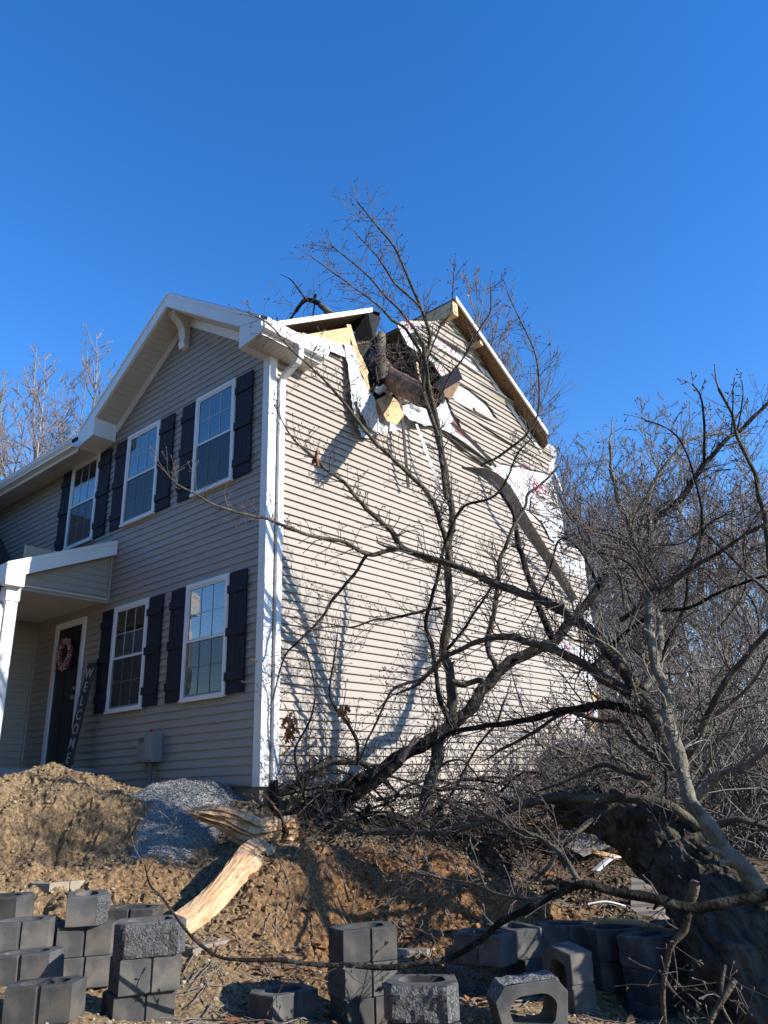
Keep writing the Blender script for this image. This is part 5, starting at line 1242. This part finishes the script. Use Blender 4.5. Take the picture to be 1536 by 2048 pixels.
splinter('torn_board', 'flat brown board resting on the shaded rear row of blocks', 'board', [((1200,1838),(1200,1850),6.1),((1260,1840),(1258,1856),6.0),((1320,1852),(1318,1864),5.9),((1334,1860),(1334,1864),5.85)], .02, 'lumber', seed=39, depth_noise=.006)
mb = MB(); mb.box(-1.3, 1.1, -.8, .9, 1.75, 1.81); mb.box(-1.2,-1.1,-.7,-.6,0,1.75); mb.box(.9,1.0,-.7,-.6,0,1.75); mb.box(-1.2,-1.1,.7,.8,0,1.75); mb.box(.9,1.0,.7,.8,0,1.75)
p_ = ground_dir(1262, 14.6); wreck = mb.build('collapsed_canopy', M['tarp']); wreck.location = (p_[0], p_[1], gh0(*p_)-.6); wreck.rotation_euler = (.10,.12,.5); tag(wreck, 'collapsed dark grey roof piece on posts behind the far corner of the house', 'shed roof')
splinter('broken_framing', 'red-brown heap of snapped framing lumber hanging past the far corner of the house', 'broken wood', [((1205,1432),(1208,1478),13.0),((1235,1425),(1238,1500),12.9),((1262,1416),(1265,1500),12.8),((1284,1425),(1286,1480),12.8)], .25, 'brownwood', seed=43, depth_noise=.12, ragk=6)

# ================================================================== WOODS
def gen_tree(seed, H, lean=0.0, nb=30, start=.22, spread=.34, steep=.62, fork=True, tw=8, r0=.17, twr=.0085):
    rg = np.random.default_rng(seed); tr, cr = TB(), TB()
    def trunk(p, d, L, r, top_r):
        P = wander(rg, p, d, L, 14, .055, np.array([0, 0, .06])); tr.tube(P, np.linspace(r**.5, top_r**.5, len(P))**2, 8); return P
    P = trunk(np.zeros(3), np.array([lean, lean*.3, 1.0]), H, r0, .006); trunks = [(P, r0, H)]
    if fork:
        for _ in range(rg.integers(1, 3)):
            a = rg.integers(3, 8); d = side_dir(rg, unit(P[a+1]-P[a]), .42); Q = trunk(P[a], d, H*(1-a/14)*.95, r0*.6, .006); trunks.append((Q, r0*.6, H*(1-a/14)))
    for P, r, HH in trunks:
        n = int(nb*HH/H)
        for i in range(n):
            f = start+(1-start)*(i+rg.random())/n; x = f*13.99; a = int(x); q = P[a]+(P[a+1]-P[a])*(x-a); t = unit(P[a+1]-P[a])
            L = H*spread*(1.08-f)*rg.uniform(.6, 1.2); d = side_dir(rg, t, rg.uniform(steep-.2, steep+.3))
            B = wander(rg, q, d, L, 7, .12, np.array([0, 0, .10])); rb = max(.016, r*.34*(1.1-f)); cr.tube(B, np.linspace(rb, .009, 8), 4)
            for j in range(int(tw*(.5+L/H*2))):
                y = rg.uniform(.15, 1)*6.99; b = int(y); q2 = B[b]+(B[b+1]-B[b])*(y-b); t2 = unit(B[b+1]-B[b])
                L2 = L*rg.uniform(.2, .45); C = wander(rg, q2, side_dir(rg, t2, rg.uniform(.4, .9)), L2, 4, .16, np.array([0, 0, .12])); cr.tube(C, np.linspace(twr*1.3, twr*.8, 5), 3)
                for k in range(4):
                    z = rg.uniform(.2, 1)*3.99; c = int(z); q3 = C[c]+(C[c+1]-C[c])*(z-c)
                    D_ = wander(rg, q3, side_dir(rg, unit(C[c+1]-C[c]), rg.uniform(.4, .9)), L2*rg.uniform(.3, .6), 2, .15, np.array([0, 0, .15])); cr.tube(D_, [twr, twr*.8, twr*.6], 3)
    return tr, cr
protos = []
for s_ in range(9):
    H = 15
    tr_, cr_ = gen_tree(300+s_, H, lean=[0,.08,-.06,.1,0,-.1,.05,0,-.03][s_], nb=[26,30,24,34,28,22,32,26,30][s_], spread=[.26,.32,.22,.30,.24,.34,.2,.28,.3][s_], steep=[.5,.6,.45,.7,.55,.75,.4,.6,.5][s_], fork=s_ % 3 != 2, tw=8)
    protos.append((tr_, cr_))
PM = {}
def wood_tree(k, x, y, H, label, name='bare_tree', group=None, mt='wood_bg', mc='twig_bg', z=None, rot=None, sx=1.0):
    key = (k, mt, mc)
    if key not in PM:
        t = protos[k][0].build('trunk', M[mt]); c = protos[k][1].build('crown', M[mc], None, False); PM[key] = (t, c)
    else:
        t, c = [o.copy() for o in PM[key]]; COL.objects.link(t); COL.objects.link(c)
    e = thing(name, label, 'tree', (x, y, (gh0(x, y) if z is None else z)-.1), (0, 0, rot if rot is not None else (x*7.3+y*3.1) % 6.28), group)
    s_ = H/15; e.scale = (s_*sx, s_*sx, s_); t.parent = e; c.parent = e
    return e

rnd = random.Random(12)
GW = 'bare trees of the woods right of the house'
LW = 'slender bare tree in the dense grey woods right of the torn house'
spec = [(1050,19.5,15.4,3,'twiggy bare tree rising closest behind the torn gable rake'),(1100,24,18,2,'pale-stemmed bare tree showing above the right end of the rake'),(1130,26,17,5,None)]
for px, D, H, k, lb in spec:
    x, y = ground_dir(px, D); wood_tree(k, x, y, H, lb or LW, group=GW)
n = 0
while n < 40:
    px = rnd.uniform(1060, 1640); D = rnd.uniform(21, 62)
    x, y = ground_dir(px, D)
    if x < .5 and y < 10: continue
    elev = np.interp(px, [1060,1120,1200,1300,1400,1500,1640], [29,26.5,24,23,22,25,27])+rnd.uniform(-8,1.2)
    H = D*math.tan(rad(elev))+1.0
    wood_tree(rnd.randrange(9), x, y, H, LW, group=GW, mt='wood_bg_pale' if rnd.random() < .3 else 'wood_bg', mc='twig_red' if rnd.random() < .2 else 'twig_bg', sx=1.3); n += 1
GL = 'bare trees beyond the roof left of the house'
for px, D, elev, k, lb in ((20,31,28,0,'bare tree at the far left edge behind the eave'),(80,33,31,3,'second bare tree from the left behind the low roof'),(185,29,33.5,5,'highest bare tree left of the gable peak'),(232,34,30,1,'broad bare tree touching the left slope of the gable'),(130,36,28,5,None),(-30,30,29,3,None),(40,40,24,7,None),(160,42,26,1,None)):
    x, y = ground_dir(px, D); wood_tree(k, x, y, D*math.tan(rad(elev))*1.02+1, lb or 'bare tree among the grove behind the low roof at left', group=GL, mt='wood_bg_pale', mc='twig_red' if k in (1,3,8) else 'twig_bg', z=-1.1, sx=1.1)

# undergrowth between the trees: one uncountable mass of brush
tb = TB(); rg = np.random.default_rng(91)
for i in range(5200):
    px = rg.uniform(1100, 1660); D = rg.uniform(12, 40); x, y = ground_dir(px, D)
    if x < 1.2 and y < 9.5: continue
    z = gh0(x, y) if D < 25 else -1.15; h = rg.uniform(.8, 3.6)
    P = wander(rg, np.array([x, y, z]), np.array([rg.normal(0, .5), rg.normal(0, .5), 1.]), h, 5, .2, np.array([0, 0, -.03])); tb.tube(P, np.linspace(.013, .006, 6), 3)
    for _ in range(4):
        a = rg.integers(1, 5); Q = wander(rg, P[a], side_dir(rg, unit(P[a]-P[a-1]), .8), h*.35, 3, .25); tb.tube(Q, [.008,.006,.005,.004], 3)
tag(tb.build('undergrowth', M['twig_bg'], None, False), kind='stuff')
# fallen leaves and snapped twigs on the ground
tb = TB(); rg = np.random.default_rng(17)
for i in range(750):
    px = rg.uniform(380, 1600); py = rg.uniform(1650, 2080); v = at(px, py, rg.uniform(4.5, 8.2))
    if v.x < .1 and v.y > -.3: continue
    z = ground_z(v.x, v.y)+.012; L = rg.uniform(.08, .5); a = rg.uniform(0, 6.28)
    P = wander(rg, np.array([v.x, v.y, z]), np.array([math.cos(a), math.sin(a), .1]), L, 4, .09); P[:, 2] = [ground_z(p[0], p[1])+.01+abs(rg.normal(0, .01)) for p in P]; tb.tube(P, np.linspace(.005, .0025, 5), 4)
tag(tb.build('fallen_twigs', M['twig_pale'], None, False), kind='stuff')
mb = MB(); rnd = random.Random(44)
for i in range(1300):
    v = at(rnd.uniform(450, 1600), rnd.uniform(1620, 2060), rnd.uniform(4.6, 9.5))
    if v.x < .1: continue
    z = ground_z(v.x, v.y)+.012; a = rnd.uniform(0, 6.28); L = rnd.uniform(.025, .06); u = Vector((math.cos(a), math.sin(a), rnd.uniform(-.4,.6)))*L; w = Vector((-math.sin(a), math.cos(a), rnd.uniform(-.4,.6)))*L*.5; c = Vector((v.x, v.y, z))
    mb.add([tuple(c-u), tuple(c-u*.2+w), tuple(c+u*.6+w*.8), tuple(c+u), tuple(c+u*.4-w), tuple(c-u*.4-w*.8)], [(0,1,2,3),(0,3,4,5)])
tag(mb.build('leaf_litter', M['leaf']), kind='stuff')

# ================================================================== outside the frame
# evergreens added out of view to shade the blocks and dim the front wall
def evergreen(x, y, H, R, label, seed, n=2600, mshade='needle'):
    e = thing('shade_evergreen', label, 'tree', (x, y, gh0(x, y))); rg = np.random.default_rng(seed)
    tb = TB(); tb.tube([(0,0,-.2),(0,0,H*.5),(0,0,H*.97)], [.09*H/5,.05*H/5,.01], 8); tb.build('trunk', M['bark_mid'], e)
    mb = MB()
    for i in range(n):
        f = rg.random()**.7; z = H*(.06+.94*f); r = R*(1-f)**.8*math.sqrt(rg.uniform(.15, 1)); a = rg.uniform(0, 6.28); c = Vector((r*math.cos(a), r*math.sin(a), z-r*.15)); s_ = H*.035*rg.uniform(.6, 1.5)
        u = Vector((math.cos(a), math.sin(a), rg.uniform(-.5,.3)))*s_; w = Vector((-math.sin(a), math.cos(a), rg.uniform(-.6,.6)))*s_*.6
        mb.add([tuple(c-u), tuple(c+w), tuple(c+u), tuple(c-w)], [(0,1,2,3)])
    mb.build('crown', M['needle'], e); return e
M['needle'] = mat('needles', (.018,.03,.014), (.035,.055,.025), .8, 4)
evergreen(6.75, .7, 2.5, .75, 'dense evergreen shrub added out of view at right to shade the trunk and blocks', 3, 2600); evergreen(7.2, 2.1, 3.2, .9, 'taller evergreen shrub added out of view at right to shade the trunk and blocks', 4, 2600)
for i, (x, y, H) in enumerate(((-13,-14,10),(-9,-13,12),(-5,-12.5,13),(-1,-12,13.5),(3,-12.5,14),(7,-12,13),(11,-12.5,14),(15,-11,13),(-7,-18,16),(1,-18,17),(9,-18,17))):
    evergreen(x, y, H, 3.2, 'tall evergreen in the unseen row added behind the viewer to block sky light', 20+i, 1500)['group'] = 'evergreens added behind the viewer to block sky light'
